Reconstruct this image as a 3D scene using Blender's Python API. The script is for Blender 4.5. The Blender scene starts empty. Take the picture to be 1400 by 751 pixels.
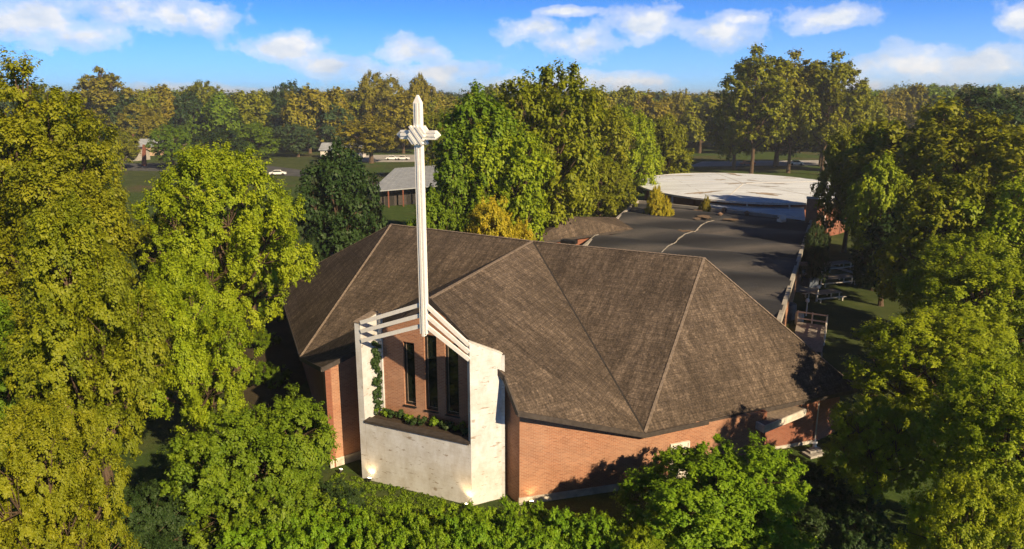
import bpy, math, random
import numpy as np
from math import sin, cos, radians, pi, tan
from mathutils import Vector, Matrix
S = bpy.context.scene; COL = S.collection

# ------------------------------------------------------------------ camera
P_ = radians(13.5); CH = 20.0; FP = 1000.0
cd = bpy.data.cameras.new('camera'); cam = bpy.data.objects.new('camera', cd); COL.objects.link(cam)
cam.location = (0, 0, CH); cam.rotation_euler = (radians(90) - P_, 0, 0)
cd.sensor_width = 36; cd.lens = 36 * FP / 1400; cd.clip_end = 6000; cd.clip_start = 0.1
S.camera = cam
# ------------------------------------------------------------------ light
SUN_AZ = radians(140)      # clockwise from +Y
SUN_EL = radians(29)
sd = bpy.data.lights.new('sun', 'SUN'); sun = bpy.data.objects.new('sun', sd); COL.objects.link(sun)
sd.energy = 5.0; sd.angle = radians(0.6); sd.color = (1.0, 0.77, 0.48)
sv = Vector((sin(SUN_AZ) * cos(SUN_EL), cos(SUN_AZ) * cos(SUN_EL), sin(SUN_EL)))
sun.rotation_euler = sv.to_track_quat('Z', 'Y').to_euler(); sun.location = (60, -40, 60)
S.view_settings.view_transform = 'Standard'; S.view_settings.look = 'None'
S.view_settings.exposure = 0.72; S.view_settings.gamma = 1
W = bpy.data.worlds.new('World'); S.world = W; W.use_nodes = True


class NT:
    def __init__(s, tree): s.t = tree; s.n = tree.nodes; s.l = tree.links
    def new(s, kind, **kw):
        n = s.n.new(kind)
        for k, v in kw.items(): setattr(n, k, v)
        return n
    def put(s, sock, v):
        if v is None: return
        if hasattr(v, 'is_output'): s.l.new(v, sock)
        else:
            if isinstance(v, (tuple, list)) and len(v) == 3 and len(sock.default_value) == 4: v = tuple(v) + (1,)
            sock.default_value = v
    def math(s, op, a, b=None, c=None, clamp=False):
        n = s.new('ShaderNodeMath', operation=op, use_clamp=clamp)
        for i, v in enumerate((a, b, c)): s.put(n.inputs[i], v)
        return n.outputs[0]
    def vmath(s, op, a, b=None):
        n = s.new('ShaderNodeVectorMath', operation=op)
        s.put(n.inputs[0], a)
        if b is not None: s.put(n.inputs[1], b)
        return n.outputs['Value'] if op in ('LENGTH', 'DOT_PRODUCT') else n.outputs[0]
    def mix(s, f, a, b, blend='MIX'):
        n = s.new('ShaderNodeMix', data_type='RGBA', blend_type=blend)
        s.put(n.inputs['Factor'], f); s.put(n.inputs[6], a); s.put(n.inputs[7], b)
        return n.outputs[2]
    def noise(s, vec, scale, detail=4, rough=0.55, dist=0, out='Fac'):
        n = s.new('ShaderNodeTexNoise'); s.put(n.inputs['Vector'], vec)
        n.inputs['Scale'].default_value = scale; n.inputs['Detail'].default_value = detail
        n.inputs['Roughness'].default_value = rough; n.inputs['Distortion'].default_value = dist
        return n.outputs[out]
    def ramp(s, f, stops, interp='LINEAR'):
        n = s.new('ShaderNodeValToRGB'); n.color_ramp.interpolation = interp
        e = n.color_ramp.elements
        while len(e) < len(stops): e.new(0.5)
        for i, (p, c) in enumerate(stops):
            e[i].position = p; e[i].color = (c, c, c, 1) if isinstance(c, (int, float)) else tuple(c) + (1,)
        s.put(n.inputs[0], f); return n.outputs[0]
    def map(s, vec, scale=(1, 1, 1), loc=(0, 0, 0), rot=(0, 0, 0)):
        n = s.new('ShaderNodeMapping'); s.put(n.inputs[0], vec)
        n.inputs['Scale'].default_value = scale; n.inputs['Location'].default_value = loc
        n.inputs['Rotation'].default_value = rot
        return n.outputs[0]


def world_sky():
    W.node_tree.nodes.clear(); w = NT(W.node_tree)
    tc = w.new('ShaderNodeTexCoord').outputs['Generated']
    sep = w.new('ShaderNodeSeparateXYZ'); w.l.new(tc, sep.inputs[0])
    x, y, z = sep.outputs
    # deeper blue close to the horizon: the sky is looked up at a steeper angle
    zz = w.math('ADD', w.math('MULTIPLY', w.math('ABSOLUTE', z), 2.6), 0.05)
    cmb = w.new('ShaderNodeCombineXYZ'); w.put(cmb.inputs[0], x); w.put(cmb.inputs[1], y); w.put(cmb.inputs[2], zz)
    v = w.vmath('NORMALIZE', cmb.outputs[0])
    sky = w.new('ShaderNodeTexSky', sky_type='NISHITA'); sky.sun_disc = False
    sky.sun_elevation = SUN_EL; sky.sun_rotation = SUN_AZ
    sky.air_density = 1.0; sky.dust_density = 0.3; sky.ozone_density = 3.0
    w.l.new(v, sky.inputs[0])
    hs = w.new('ShaderNodeHueSaturation'); hs.inputs['Saturation'].default_value = 1.25
    w.l.new(sky.outputs[0], hs.inputs['Color'])
    az = w.math('ARCTAN2', x, y)
    el = w.math('ARCSINE', z)
    ce = w.new('ShaderNodeCombineXYZ'); w.put(ce.inputs[0], az); w.put(ce.inputs[1], el)
    ae = ce.outputs[0]
    # cumulus: azimuth, elevation (radians), half width, half height
    cl = []
    for (px, py, hw, hh) in [(250, 32, 130, 26), (60, 45, 110, 32), (150, 60, 90, 18), (395, 68, 75, 24), (470, 92, 90, 22), (560, 72, 70, 24),
                             (725, 38, 58, 20), (800, 60, 90, 26), (880, 38, 80, 32), (968, 48, 75, 20), (1000, 28, 60, 14),
                             (1105, 35, 75, 19), (1225, 95, 110, 30), (1310, 90, 80, 24), (1370, 48, 50, 24), (880, 112, 60, 12), (300, 130, 200, 14), (600, 100, 120, 18),
                             (1170, 118, 90, 14), (760, 16, 60, 8), (740, 118, 300, 22)]:
        a = math.atan((px - 700) / FP); e = P_ - 0 - math.atan((py - 375.5) / FP) - 2 * P_
        e = -(math.atan((py - 375.5) / FP) + P_)
        cl.append((a, e, hw * .86 / FP, hh * .98 / FP))
    n1 = w.noise(w.map(ae, (1, 1.3, 1), (.7, .3, 0)), 17, 9, 0.6)
    n2 = w.noise(w.map(ae, (1, 2.2, 1), (4, 3, 0)), 4.5, 3, 0.5)
    cov = None
    for (a, e, hw, hh) in cl:
        d = w.vmath('LENGTH', w.vmath('MULTIPLY', w.vmath('SUBTRACT', ae, (a, e, 0)), (1 / hw, 1 / hh, 0)))
        c = w.math('SUBTRACT', 1.0, d)
        cov = c if cov is None else w.math('SMOOTH_MAX', cov, c, 0.25)
    # general clouds elsewhere in the sky
    gen = w.math('SUBTRACT', w.math('MULTIPLY', n2, 2.0), 1.45)
    out = w.math('SUBTRACT', w.math('MULTIPLY', w.math('ABSOLUTE', az), 1.4), 1.0, clamp=True)
    cov = w.math('MAXIMUM', cov, w.math('ADD', w.math('MULTIPLY', gen, out), w.math('MULTIPLY', w.math('SUBTRACT', 1, out), -1)))
    f = w.math('ADD', w.math('MULTIPLY', cov, 1.0), w.math('MULTIPLY', w.math('SUBTRACT', n1, 0.5), 2.6))
    mask = w.ramp(f, [(-0.0, 0.0), (0.35, 0.45), (0.85, 0.95)], 'EASE')
    body = w.noise(w.map(ae, (1, 1.9, 1), (1.3, 0.02, 0)), 17, 5, 0.6)
    ccol = w.mix(w.ramp(body, [(0.35, 0.0), (0.62, 1.0)]), (5.9, 6.9, 8.3), (9.6, 9.5, 9.4))
    # pale warm glow low over the horizon
    hor = w.ramp(w.math('ABSOLUTE', el), [(0.0, 1.0), (0.10, 0.22), (0.22, 0.0)])
    base = w.mix(w.math('MULTIPLY', hor, 0.75), w.mix(1.0, hs.outputs[0], w.ramp(el, [(0.10, (0.40, 1.45, 2.4)), (0.30, (0.30, 0.38, 0.46))]), 'MULTIPLY'), (4.4, 6.9, 8.8))
    colr = w.mix(mask, base, ccol)
    bg = w.new('ShaderNodeBackground'); bg.inputs['Strength'].default_value = 0.068
    w.l.new(colr, bg.inputs[0])
    o = w.new('ShaderNodeOutputWorld'); w.l.new(bg.outputs[0], o.inputs[0])
world_sky()

# ------------------------------------------------------------------ picture -> place (used to survey positions)
def ray(px, py):
    a = (px - 700) / FP; b = (375.5 - py) / FP
    return Vector((a, cos(P_) + b * sin(P_), -sin(P_) + b * cos(P_)))
def at_z(px, py, z): r = ray(px, py); return Vector((0, 0, CH)) + r * ((z - CH) / r.z)
def at_y(px, py, y): r = ray(px, py); return Vector((0, 0, CH)) + r * (y / r.y)

# ------------------------------------------------------------------ materials
def mat(name, rough=0.8, spec=0.3):
    m = bpy.data.materials.new(name); m.use_nodes = True
    t = NT(m.node_tree); b = m.node_tree.nodes['Principled BSDF']
    b.inputs['Roughness'].default_value = rough; b.inputs['Specular IOR Level'].default_value = spec
    return m, t, b
def bump(t, b, h, strength=0.3, dist=0.02):
    n = t.new('ShaderNodeBump'); n.inputs['Strength'].default_value = strength; n.inputs['Distance'].default_value = dist
    t.put(n.inputs['Height'], h); t.l.new(n.outputs[0], b.inputs['Normal'])
def flat(name, c, rough=0.7, var=0.25, scale=3, spec=0.3, metal=0):
    m, t, b = mat(name, rough, spec)
    tc = t.new('ShaderNodeTexCoord').outputs['Object']
    n = t.noise(tc, scale, 5)
    lo = tuple(x * (1 - var) for x in c); hi = tuple(min(1, x * (1 + var)) for x in c)
    t.put(b.inputs['Base Color'], t.ramp(n, [(0.3, lo), (0.7, hi)]))
    b.inputs['Metallic'].default_value = metal
    bump(t, b, t.noise(tc, scale * 12, 3), 0.15, 0.01)
    return m
def shingle(name, c1, c2, c3, row=0.14, streak=1.0):
    m, t, b = mat(name, 0.92, 0.15)
    uv = t.new('ShaderNodeUVMap').outputs[0]
    br = t.new('ShaderNodeTexBrick'); t.l.new(uv, br.inputs[0])
    br.inputs['Scale'].default_value = 1; br.inputs['Brick Width'].default_value = 0.26; br.inputs['Row Height'].default_value = row
    br.inputs['Mortar Size'].default_value = 0.012; br.inputs['Bias'].default_value = -0.1
    br.inputs['Color1'].default_value = (0.25, 0.25, 0.25, 1); br.inputs['Color2'].default_value = (1, 1, 1, 1)
    br.inputs['Mortar'].default_value = (0.0, 0.0, 0.0, 1)
    dist = t.mix(0.06, uv, t.noise(uv, 0.5, 3, out='Color'))
    st = t.noise(t.map(dist, (2.4, 0.55, 1)), 2.6, 7, 0.75, 0.6)
    st2 = t.noise(t.map(dist, (1.6, 0.14, 1), (3, 7, 0)), 1.3, 6, 0.7, 0.3)
    big = t.noise(uv, 0.28, 5, 0.65)
    speck = t.noise(uv, 9, 3, 0.8)
    f = t.math('ADD', t.math('MULTIPLY', st, 0.55), t.math('MULTIPLY', st2, 0.45))
    base = t.ramp(f, [(0.36, c1), (0.5, c2), (0.66, c3)])
    base = t.mix(t.ramp(big, [(0.42, 0.0), (0.62, 0.55)]), base, c1)
    base = t.mix(t.math('MULTIPLY', t.ramp(br.outputs[0], [(0, 1.0), (1, 0.0)]), 0.5), base, (0.02, 0.017, 0.015))
    crs = t.new('ShaderNodeTexWave', wave_type='BANDS', bands_direction='Y', wave_profile='SAW'); t.put(crs.inputs[0], dist)
    crs.inputs['Scale'].default_value = 0.72; crs.inputs['Distortion'].default_value = 1.2; crs.inputs['Detail'].default_value = 3; crs.inputs['Detail Scale'].default_value = 3
    base = t.mix(t.math('MULTIPLY', t.ramp(crs.outputs[1], [(0.0, 1.0), (0.3, 0.0)]), 0.38), base, (0.03, 0.024, 0.02))
    lich = t.noise(t.map(uv, (1, 1, 1), (9, 4, 0)), 1.7, 6, 0.75)
    base = t.mix(t.ramp(lich, [(0.57, 0.0), (0.68, 0.45)]), base, c3)
    base = t.mix(0.6, base, t.ramp(speck, [(0.3, 0.1), (0.7, 1.0)]), 'OVERLAY')
    t.put(b.inputs['Base Color'], base)
    bump(t, b, t.math('ADD', t.math('MULTIPLY', br.outputs[0], 0.6), speck), 0.7, 0.03)
    return m
def brick(name, c1, c2, mortar, bias=0.0):
    m, t, b = mat(name, 0.88, 0.2)
    uv = t.new('ShaderNodeUVMap').outputs[0]
    br = t.new('ShaderNodeTexBrick'); t.l.new(uv, br.inputs[0])
    br.inputs['Scale'].default_value = 1; br.inputs['Brick Width'].default_value = 0.24; br.inputs['Row Height'].default_value = 0.082
    br.inputs['Mortar Size'].default_value = 0.010; br.inputs['Bias'].default_value = bias
    t.put(br.inputs['Color1'], c1); t.put(br.inputs['Color2'], c2); t.put(br.inputs['Mortar'], mortar)
    n = t.noise(t.map(uv, (0.5, 1.4, 1)), 1.2, 6, 0.7)
    n2 = t.noise(uv, 0.35, 3, 0.6)
    n3 = t.noise(t.map(uv, (0.8, 5, 1), (5, 2, 0)), 3.0, 4, 0.7)
    c = t.mix(t.ramp(n, [(0.38, 0.0), (0.7, 0.4)]), br.outputs[0], tuple(x * 0.5 for x in c1))
    c = t.mix(t.ramp(n2, [(0.45, 0.0), (0.7, 0.35)]), c, mortar)
    c = t.mix(t.ramp(n3, [(0.66, 0.0), (0.76, 0.55)]), c, (0.09, 0.05, 0.035))
    t.put(b.inputs['Base Color'], c)
    bump(t, b, br.outputs['Fac'], -0.5, 0.012)
    return m
def white_block(name, c=(0.74, 0.71, 0.66), stain=0.62):
    m, t, b = mat(name, 0.75, 0.25)
    uv = t.new('ShaderNodeUVMap').outputs[0]
    br = t.new('ShaderNodeTexBrick'); t.l.new(uv, br.inputs[0])
    br.inputs['Scale'].default_value = 1; br.inputs['Brick Width'].default_value = 0.4; br.inputs['Row Height'].default_value = 0.2
    br.inputs['Mortar Size'].default_value = 0.008
    t.put(br.inputs['Color1'], c); t.put(br.inputs['Color2'], tuple(x * 0.96 for x in c)); t.put(br.inputs['Mortar'], tuple(x * 0.88 for x in c))
    n = t.noise(t.map(uv, (1.1, 3.6, 1)), 1.3, 5, 0.7, 0.3)
    n2 = t.noise(t.map(uv, (1.3, 0.8, 1), (2, 4, 0)), 1.1, 6, 0.7)
    n3 = t.noise(uv, 0.7, 4, 0.6)
    col = t.mix(t.ramp(n2, [(0.42, 0.0), (0.66, 0.55)]), br.outputs[0], (0.36, 0.33, 0.28))
    col = t.mix(t.ramp(n3, [(0.5, 0.0), (0.75, 0.4)]), col, (0.46, 0.42, 0.36))
    col = t.mix(t.ramp(n, [(stain, 0.0), (stain + 0.035, 0.75)]), col, (0.22, 0.17, 0.12))
    t.put(b.inputs['Base Color'], col)
    bump(t, b, t.math('ADD', t.math('MULTIPLY', br.outputs['Fac'], 0.4), n), -0.2, 0.010)
    return m
def leaf(name, c, var=0.5, trans=0.24, hue=0.03):
    m, t, b = mat(name, 0.55, 0.25)
    at = t.new('ShaderNodeAttribute', attribute_name='tint').outputs['Fac']
    oi = t.new('ShaderNodeObjectInfo').outputs['Random']
    hs = t.new('ShaderNodeHueSaturation')
    t.put(hs.inputs['Hue'], t.math('ADD', 0.5, t.math('MULTIPLY', t.math('SUBTRACT', t.math('ADD', t.math('MULTIPLY', oi, 0.5), at), 0.75), -hue)))
    t.put(hs.inputs['Value'], t.math('ADD', 1 - var / 2, t.math('MULTIPLY', at, var)))
    hs.inputs['Color'].default_value = tuple(c) + (1,)
    t.l.new(hs.outputs[0], b.inputs['Base Color'])
    tr = t.new('ShaderNodeBsdfTranslucent'); 
    t.put(tr.inputs[0], t.mix(1.0, hs.outputs[0], (1.25, 1.25, 0.45), 'MULTIPLY'))
    mx = t.new('ShaderNodeMixShader'); mx.inputs[0].default_value = trans
    t.l.new(b.outputs[0], mx.inputs[1]); t.l.new(tr.outputs[0], mx.inputs[2])
    t.l.new(mx.outputs[0], m.node_tree.nodes['Material Output'].inputs[0])
    return m
LEAF = {
    'green': leaf('leaf_green', (0.130, 0.215, 0.010)),
    'bright': leaf('leaf_bright', (0.245, 0.320, 0.010)),
    'olive': leaf('leaf_olive', (0.200, 0.225, 0.008)),
    'gold': leaf('leaf_sunglow_gold', (0.245, 0.225, 0.016)),  # golden sun glow of the background put into the leaf colour
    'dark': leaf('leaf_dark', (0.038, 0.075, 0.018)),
    'blue': leaf('leaf_grey_green', (0.070, 0.125, 0.045)),
    'hedge': leaf('leaf_hedge', (0.170, 0.290, 0.010)),
    'yellow': leaf('leaf_yellow', (0.42, 0.36, 0.02)),
}
def bark_mat():
    m, t, b = mat('bark', 0.95, 0.1)
    tc = t.new('ShaderNodeTexCoord').outputs['Object']
    n = t.noise(t.map(tc, (6, 6, 1.2)), 2, 5, 0.7)
    t.put(b.inputs['Base Color'], t.ramp(n, [(0.35, (0.05, 0.035, 0.024)), (0.65, (0.17, 0.12, 0.08))]))
    bump(t, b, n, 0.8, 0.05); return m
BARK = bark_mat()
M = dict(
    roof=shingle('roof_shingles', (0.042, 0.033, 0.027), (0.125, 0.097, 0.076), (0.27, 0.21, 0.165)),
    cap=flat('ridge_cap_shingle', (0.22, 0.175, 0.14), 0.9, 0.35, 6),
    fascia=flat('fascia_paint', (0.055, 0.046, 0.042), 0.7, 0.3, 4),
    flash=flat('valley_metal', (0.03, 0.027, 0.025), 0.6, 0.3, 4),
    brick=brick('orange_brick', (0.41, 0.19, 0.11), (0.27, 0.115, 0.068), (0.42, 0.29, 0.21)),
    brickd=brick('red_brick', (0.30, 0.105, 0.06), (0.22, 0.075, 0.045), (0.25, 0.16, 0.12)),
    block=white_block('white_painted_block', (0.62, 0.635, 0.66), 0.605),
    white=flat('white_paint', (0.80, 0.79, 0.77), 0.45, 0.06, 5, 0.4),
    whitew=flat('weathered_white_paint', (0.66, 0.63, 0.58), 0.6, 0.2, 5, 0.3),
    concrete=flat('concrete', (0.36, 0.34, 0.31), 0.9, 0.25, 1.4),
    plinth=flat('pale_plinth', (0.55, 0.51, 0.45), 0.85, 0.3, 2),
    black=flat('black_metal', (0.018, 0.017, 0.016), 0.4, 0.3, 4, 0.5),
    wood=flat('grey_wood', (0.26, 0.235, 0.21), 0.85, 0.3, 5),
    woodw=flat('pale_wood', (0.55, 0.51, 0.45), 0.8, 0.25, 5),
    soil=flat('soil', (0.045, 0.032, 0.022), 0.95, 0.4, 5),
    metalroof=flat('grey_metal_roof', (0.30, 0.33, 0.37), 0.55, 0.2, 0.8, 0.4),
    rust=flat('rusty_steel', (0.20, 0.075, 0.05), 0.7, 0.3, 3),
    tan=flat('tan_siding', (0.50, 0.36, 0.24), 0.8, 0.2, 1),
    rubber=flat('black_rubber', (0.02, 0.02, 0.02), 0.8, 0.2, 8),
    tarp=flat('blue_grey_plastic', (0.10, 0.12, 0.15), 0.4, 0.3, 5, 0.5),
)
def glass():
    m, t, b = mat('dark_glass', 0.06, 0.6); b.inputs['Base Color'].default_value = (0.008, 0.012, 0.008, 1); return m
M['glass'] = glass()
def flatroof():
    m, t, b = mat('bitumen_roof', 0.8, 0.3)
    uv = t.new('ShaderNodeUVMap').outputs[0]
    n = t.noise(t.map(uv, (0.05, 0.22, 1)), 1, 7, 0.62, 0.5)
    n2 = t.noise(uv, 0.5, 6, 0.7); n3 = t.noise(uv, 7, 2, 0.8)
    wv = t.new('ShaderNodeTexWave', wave_type='BANDS', bands_direction='Y'); t.put(wv.inputs[0], t.map(uv, (1, 1, 1)))
    wv.inputs['Scale'].default_value = 0.035; wv.inputs['Distortion'].default_value = 5.5; wv.inputs['Detail'].default_value = 4; wv.inputs['Detail Scale'].default_value = 0.6
    base = t.ramp(t.math('ADD', t.math('MULTIPLY', n, 0.6), t.math('MULTIPLY', wv.outputs[1], 0.4)), [(0.25, (0.016, 0.017, 0.021)), (0.5, (0.042, 0.044, 0.050)), (0.72, (0.105, 0.098, 0.096)), (0.86, (0.24, 0.20, 0.17))])
    base = t.mix(t.ramp(n2, [(0.5, 0.0), (0.7, 0.5)]), base, (0.03, 0.03, 0.034))
    base = t.mix(0.35, base, t.ramp(n3, [(0.3, 0.1), (0.7, 0.95)]), 'OVERLAY')
    t.put(b.inputs['Base Color'], base); bump(t, b, n3, 0.3, 0.03)
    return m
M['bitumen'] = flatroof()
def membrane():
    m, t, b = mat('white_membrane', 0.6, 0.3)
    uv = t.new('ShaderNodeUVMap').outputs[0]
    n = t.noise(t.map(uv, (0.10, 0.22, 1)), 1, 6, 0.6, 0.6)
    n2 = t.noise(t.map(uv, (0.3, 0.9, 1), (3, 3, 0)), 0.8, 5, 0.7)
    c = t.mix(t.ramp(n, [(0.40, 0.0), (0.68, 0.5)]), (0.76, 0.83, 0.93), (0.46, 0.50, 0.56))
    c = t.mix(t.ramp(n2, [(0.64, 0.0), (0.70, 0.6)]), c, (0.30, 0.25, 0.20))
    br = t.new('ShaderNodeTexBrick'); t.l.new(uv, br.inputs[0]); br.inputs['Scale'].default_value = 1
    br.inputs['Brick Width'].default_value = 15; br.inputs['Row Height'].default_value = 3.0; br.inputs['Mortar Size'].default_value = 0.09
    c = t.mix(t.math('MULTIPLY', br.outputs['Fac'], 0.55), c, (0.30, 0.30, 0.31))
    t.put(b.inputs['Base Color'], c); return m
M['membrane'] = membrane()
def ground_mat():
    m, t, b = mat('ground_grass', 0.95, 0.1)
    tc = t.new('ShaderNodeTexCoord').outputs['Object']
    n = t.noise(tc, 0.05, 6, 0.65); n2 = t.noise(tc, 0.9, 5, 0.7); n3 = t.noise(tc, 9, 3, 0.8)
    g = t.ramp(n2, [(0.3, (0.028, 0.048, 0.012)), (0.55, (0.055, 0.092, 0.02)), (0.75, (0.10, 0.125, 0.035))])
    g = t.mix(t.ramp(n, [(0.5, 0.0), (0.68, 0.75)]), g, (0.10, 0.075, 0.045))
    g = t.mix(0.6, g, t.ramp(n3, [(0.25, 0.1), (0.75, 0.95)]), 'OVERLAY')
    t.put(b.inputs['Base Color'], g); bump(t, b, n3, 0.8, 0.06); return m
M['ground'] = ground_mat()
def lawn_mat(name, a, c):
    m, t, b = mat(name, 0.95, 0.1)
    tc = t.new('ShaderNodeTexCoord').outputs['Object']
    n = t.noise(tc, 0.25, 6, 0.7); n3 = t.noise(tc, 7, 3, 0.8)
    g = t.mix(0.5, t.ramp(n, [(0.35, a), (0.65, c)]), t.ramp(n3, [(0.25, 0.1), (0.75, 0.95)]), 'OVERLAY')
    t.put(b.inputs['Base Color'], g); bump(t, b, n3, 0.7, 0.05); return m
M['lawn'] = lawn_mat('lawn', (0.035, 0.055, 0.015), (0.075, 0.095, 0.03))
M['dirt'] = lawn_mat('dirt', (0.035, 0.032, 0.018), (0.075, 0.058, 0.036))
M['asphalt'] = lawn_mat('asphalt', (0.06, 0.065, 0.07), (0.11, 0.115, 0.12))
M['pave'] = lawn_mat('pavement', (0.30, 0.30, 0.30), (0.42, 0.41, 0.40))

# ------------------------------------------------------------------ object helpers
def tag(o, label=None, cat=None, group=None, kind=None):
    if label: o['label'] = label
    if cat: o['category'] = cat
    if group: o['group'] = group
    if kind: o['kind'] = kind
    return o
def empty(name, loc, label=None, cat=None, group=None):
    o = bpy.data.objects.new(name, None); COL.objects.link(o); o.location = loc
    o.empty_display_size = 0.5
    return tag(o, label, cat, group)
class MB:
    """collects faces in world metres; uv in metres along / up each face"""
    def __init__(s): s.v = []; s.f = []; s.uv = []
    def poly(s, pts, uvs=None):
        pts = [Vector(p) for p in pts]; i = len(s.v); s.v += pts; s.f.append(tuple(range(i, i + len(pts))))
        if uvs is None:
            n = Vector((0, 0, 0))
            for a in range(1, len(pts) - 1): n += (pts[a] - pts[0]).cross(pts[a + 1] - pts[0])
            n = n.normalized() if n.length > 1e-9 else Vector((0, 0, 1))
            if abs(n.z) > 0.985: t = Vector((1, 0, 0)); bt = Vector((0, 1, 0))
            else:
                t = Vector((0, 0, 1)).cross(n).normalized(); bt = n.cross(t)
            uvs = [(p.dot(t), p.dot(bt)) for p in pts]
        s.uv += uvs
    def prism(s, pts, z0, z1, caps=True):
        pts = [Vector((p[0], p[1], 0)) for p in pts]; n = len(pts)
        area = sum(pts[i].x * pts[(i + 1) % n].y - pts[(i + 1) % n].x * pts[i].y for i in range(n))
        if area < 0: pts.reverse()
        for i in range(n):
            a, b = pts[i], pts[(i + 1) % n]
            s.poly([(a.x, a.y, z0), (b.x, b.y, z0), (b.x, b.y, z1), (a.x, a.y, z1)])
        if caps:
            s.poly([(p.x, p.y, z1) for p in pts]); s.poly([(p.x, p.y, z0) for p in reversed(pts)])
    def slab(s, top, th):
        """thick sheet: polygon top, its copy th below and the sides"""
        top = [Vector(p) for p in top]; lo = [p - Vector((0, 0, th)) for p in top]; n = len(top)
        s.poly(top); s.poly(list(reversed(lo)))
        for i in range(n): s.poly([lo[i], lo[(i + 1) % n], top[(i + 1) % n], top[i]])
    def beam(s, a, b, w, h, up=(0, 0, 1), taper=1):
        a = Vector(a); b = Vector(b); d = (b - a).normalized(); up = Vector(up)
        if abs(d.dot(up)) > 0.99: up = Vector((0, 1, 0))
        r = d.cross(up).normalized(); u = r.cross(d)
        q = [(-w / 2, -h / 2), (w / 2, -h / 2), (w / 2, h / 2), (-w / 2, h / 2)]
        A = [a + r * x + u * y for x, y in q]; B = [b + r * x * taper + u * y * taper for x, y in q]
        s.poly(A); s.poly(list(reversed(B)))
        for i in range(4):
            j = (i + 1) % 4; s.poly([A[j], A[i], B[i], B[j]])
    def box(s, c, sx, sy, sz, rz=0):
        """c = centre of the base"""
        c = Vector(c); R = Matrix.Rotation(rz, 3, 'Z')
        q = [c + R @ Vector((x * sx / 2, y * sy / 2, 0)) for x, y in ((-1, -1), (1, -1), (1, 1), (-1, 1))]
        s.prism(q, c.z, c.z + sz)
    def tube(s, pts, radii, n=8):
        rings = []
        for k, p in enumerate(pts):
            p = Vector(p); d = (Vector(pts[min(k + 1, len(pts) - 1)]) - Vector(pts[max(k - 1, 0)])).normalized()
            a = d.cross(Vector((1, 0.3, 0.1))).normalized(); b = d.cross(a)
            rings.append([p + (a * cos(2 * pi * i / n) + b * sin(2 * pi * i / n)) * radii[k] for i in range(n)])
        for k in range(len(rings) - 1):
            for i in range(n):
                j = (i + 1) % n; s.poly([rings[k][j], rings[k][i], rings[k + 1][i], rings[k + 1][j]], [(0, 0), (1, 0), (1, 1), (0, 1)])
        s.poly(rings[-1], [(0, 0)] * n); s.poly(list(reversed(rings[0])), [(0, 0)] * n)
    def mesh(s, name, m, off=(0, 0, 0), smooth=False):
        me = bpy.data.meshes.new(name); off = Vector(off)
        me.from_pydata([tuple(v - off) for v in s.v], [], s.f)
        ul = me.uv_layers.new(name='UVMap')
        ul.data.foreach_set('uv', [c for u in s.uv for c in u])
        me.materials.append(m)
        if smooth: me.shade_smooth()
        me.update(); return me
    def build(s, name, m, parent=None, off=None, bevel=0, smooth=False):
        """verts in world metres; origin at parent's (or off)"""
        if parent is not None:
            q = parent; o0 = Vector((0, 0, 0))
            while q is not None: o0 += Vector(q.location); q = q.parent
        else: o0 = Vector(off or (0, 0, 0))
        o = bpy.data.objects.new(name, s.mesh(name, m, o0, smooth)); COL.objects.link(o)
        if parent is not None: o.parent = parent
        else: o.location = o0
        if bevel:
            w = o.modifiers.new('weld', 'WELD'); w.merge_threshold = 0.0005
            b = o.modifiers.new('bevel', 'BEVEL'); b.width = bevel; b.segments = 2; b.limit_method = 'ANGLE'
        return o
def link_copy(o, parent=None):
    c = o.copy(); COL.objects.link(c)
    if parent is not None: c.parent = parent
    for ch in o.children: link_copy(ch, c)
    return c
V2 = lambda v, z=0: Vector((v[0], v[1], z))

# ------------------------------------------------------------------ ground
g = MB(); 
g.poly([(-3200, -400, 0), (3200, -400, 0), (3200, 3600, 0), (-3200, 3600, 0)])
tag(g.build('ground', M['ground']), kind='structure')
def sheet(name, pts, z, m, kind='structure'):
    b = MB(); b.poly([(x, y, z) for x, y in pts]); return tag(b.build(name, m), kind=kind)
def gp(*pp): return [tuple(at_z(x, y, 0)[:2]) for x, y in pp]
sheet('lawn', gp((1080, 560), (1075, 430), (1110, 310), (1240, 322), (1330, 400), (1260, 560)), 0.004, M['lawn'])
sheet('dirt_ground', gp((300, 500), (330, 420), (395, 400), (420, 520), (380, 560), (320, 560)), 0.004, M['dirt'])
sheet('front_lawn', gp((440, 640), (520, 655), (700, 690), (690, 750), (450, 720)), 0.006, M['lawn'])
sheet('meadow', gp((170, 252), (180, 222), (430, 214), (470, 222), (420, 246), (300, 262)), 0.004, M['lawn'])
sheet('far_lawn', gp((525, 232), (530, 222), (600, 222), (600, 236)), 0.006, M['lawn'])
sheet('driveway', gp((370, 372), (400, 338), (520, 322), (560, 330), (430, 420), (372, 430)), 0.004, M['asphalt'])
sheet('parking_lot', gp((480, 222), (500, 212), (640, 211), (640, 221)), 0.004, M['pave'])
sheet('far_road', gp((110, 232), (150, 224), (330, 222), (440, 236), (440, 243), (300, 236)), 0.008, M['asphalt'])
sheet('park_road', gp((940, 228), (960, 221), (1130, 219), (1150, 226)), 0.008, M['pave'])

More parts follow.
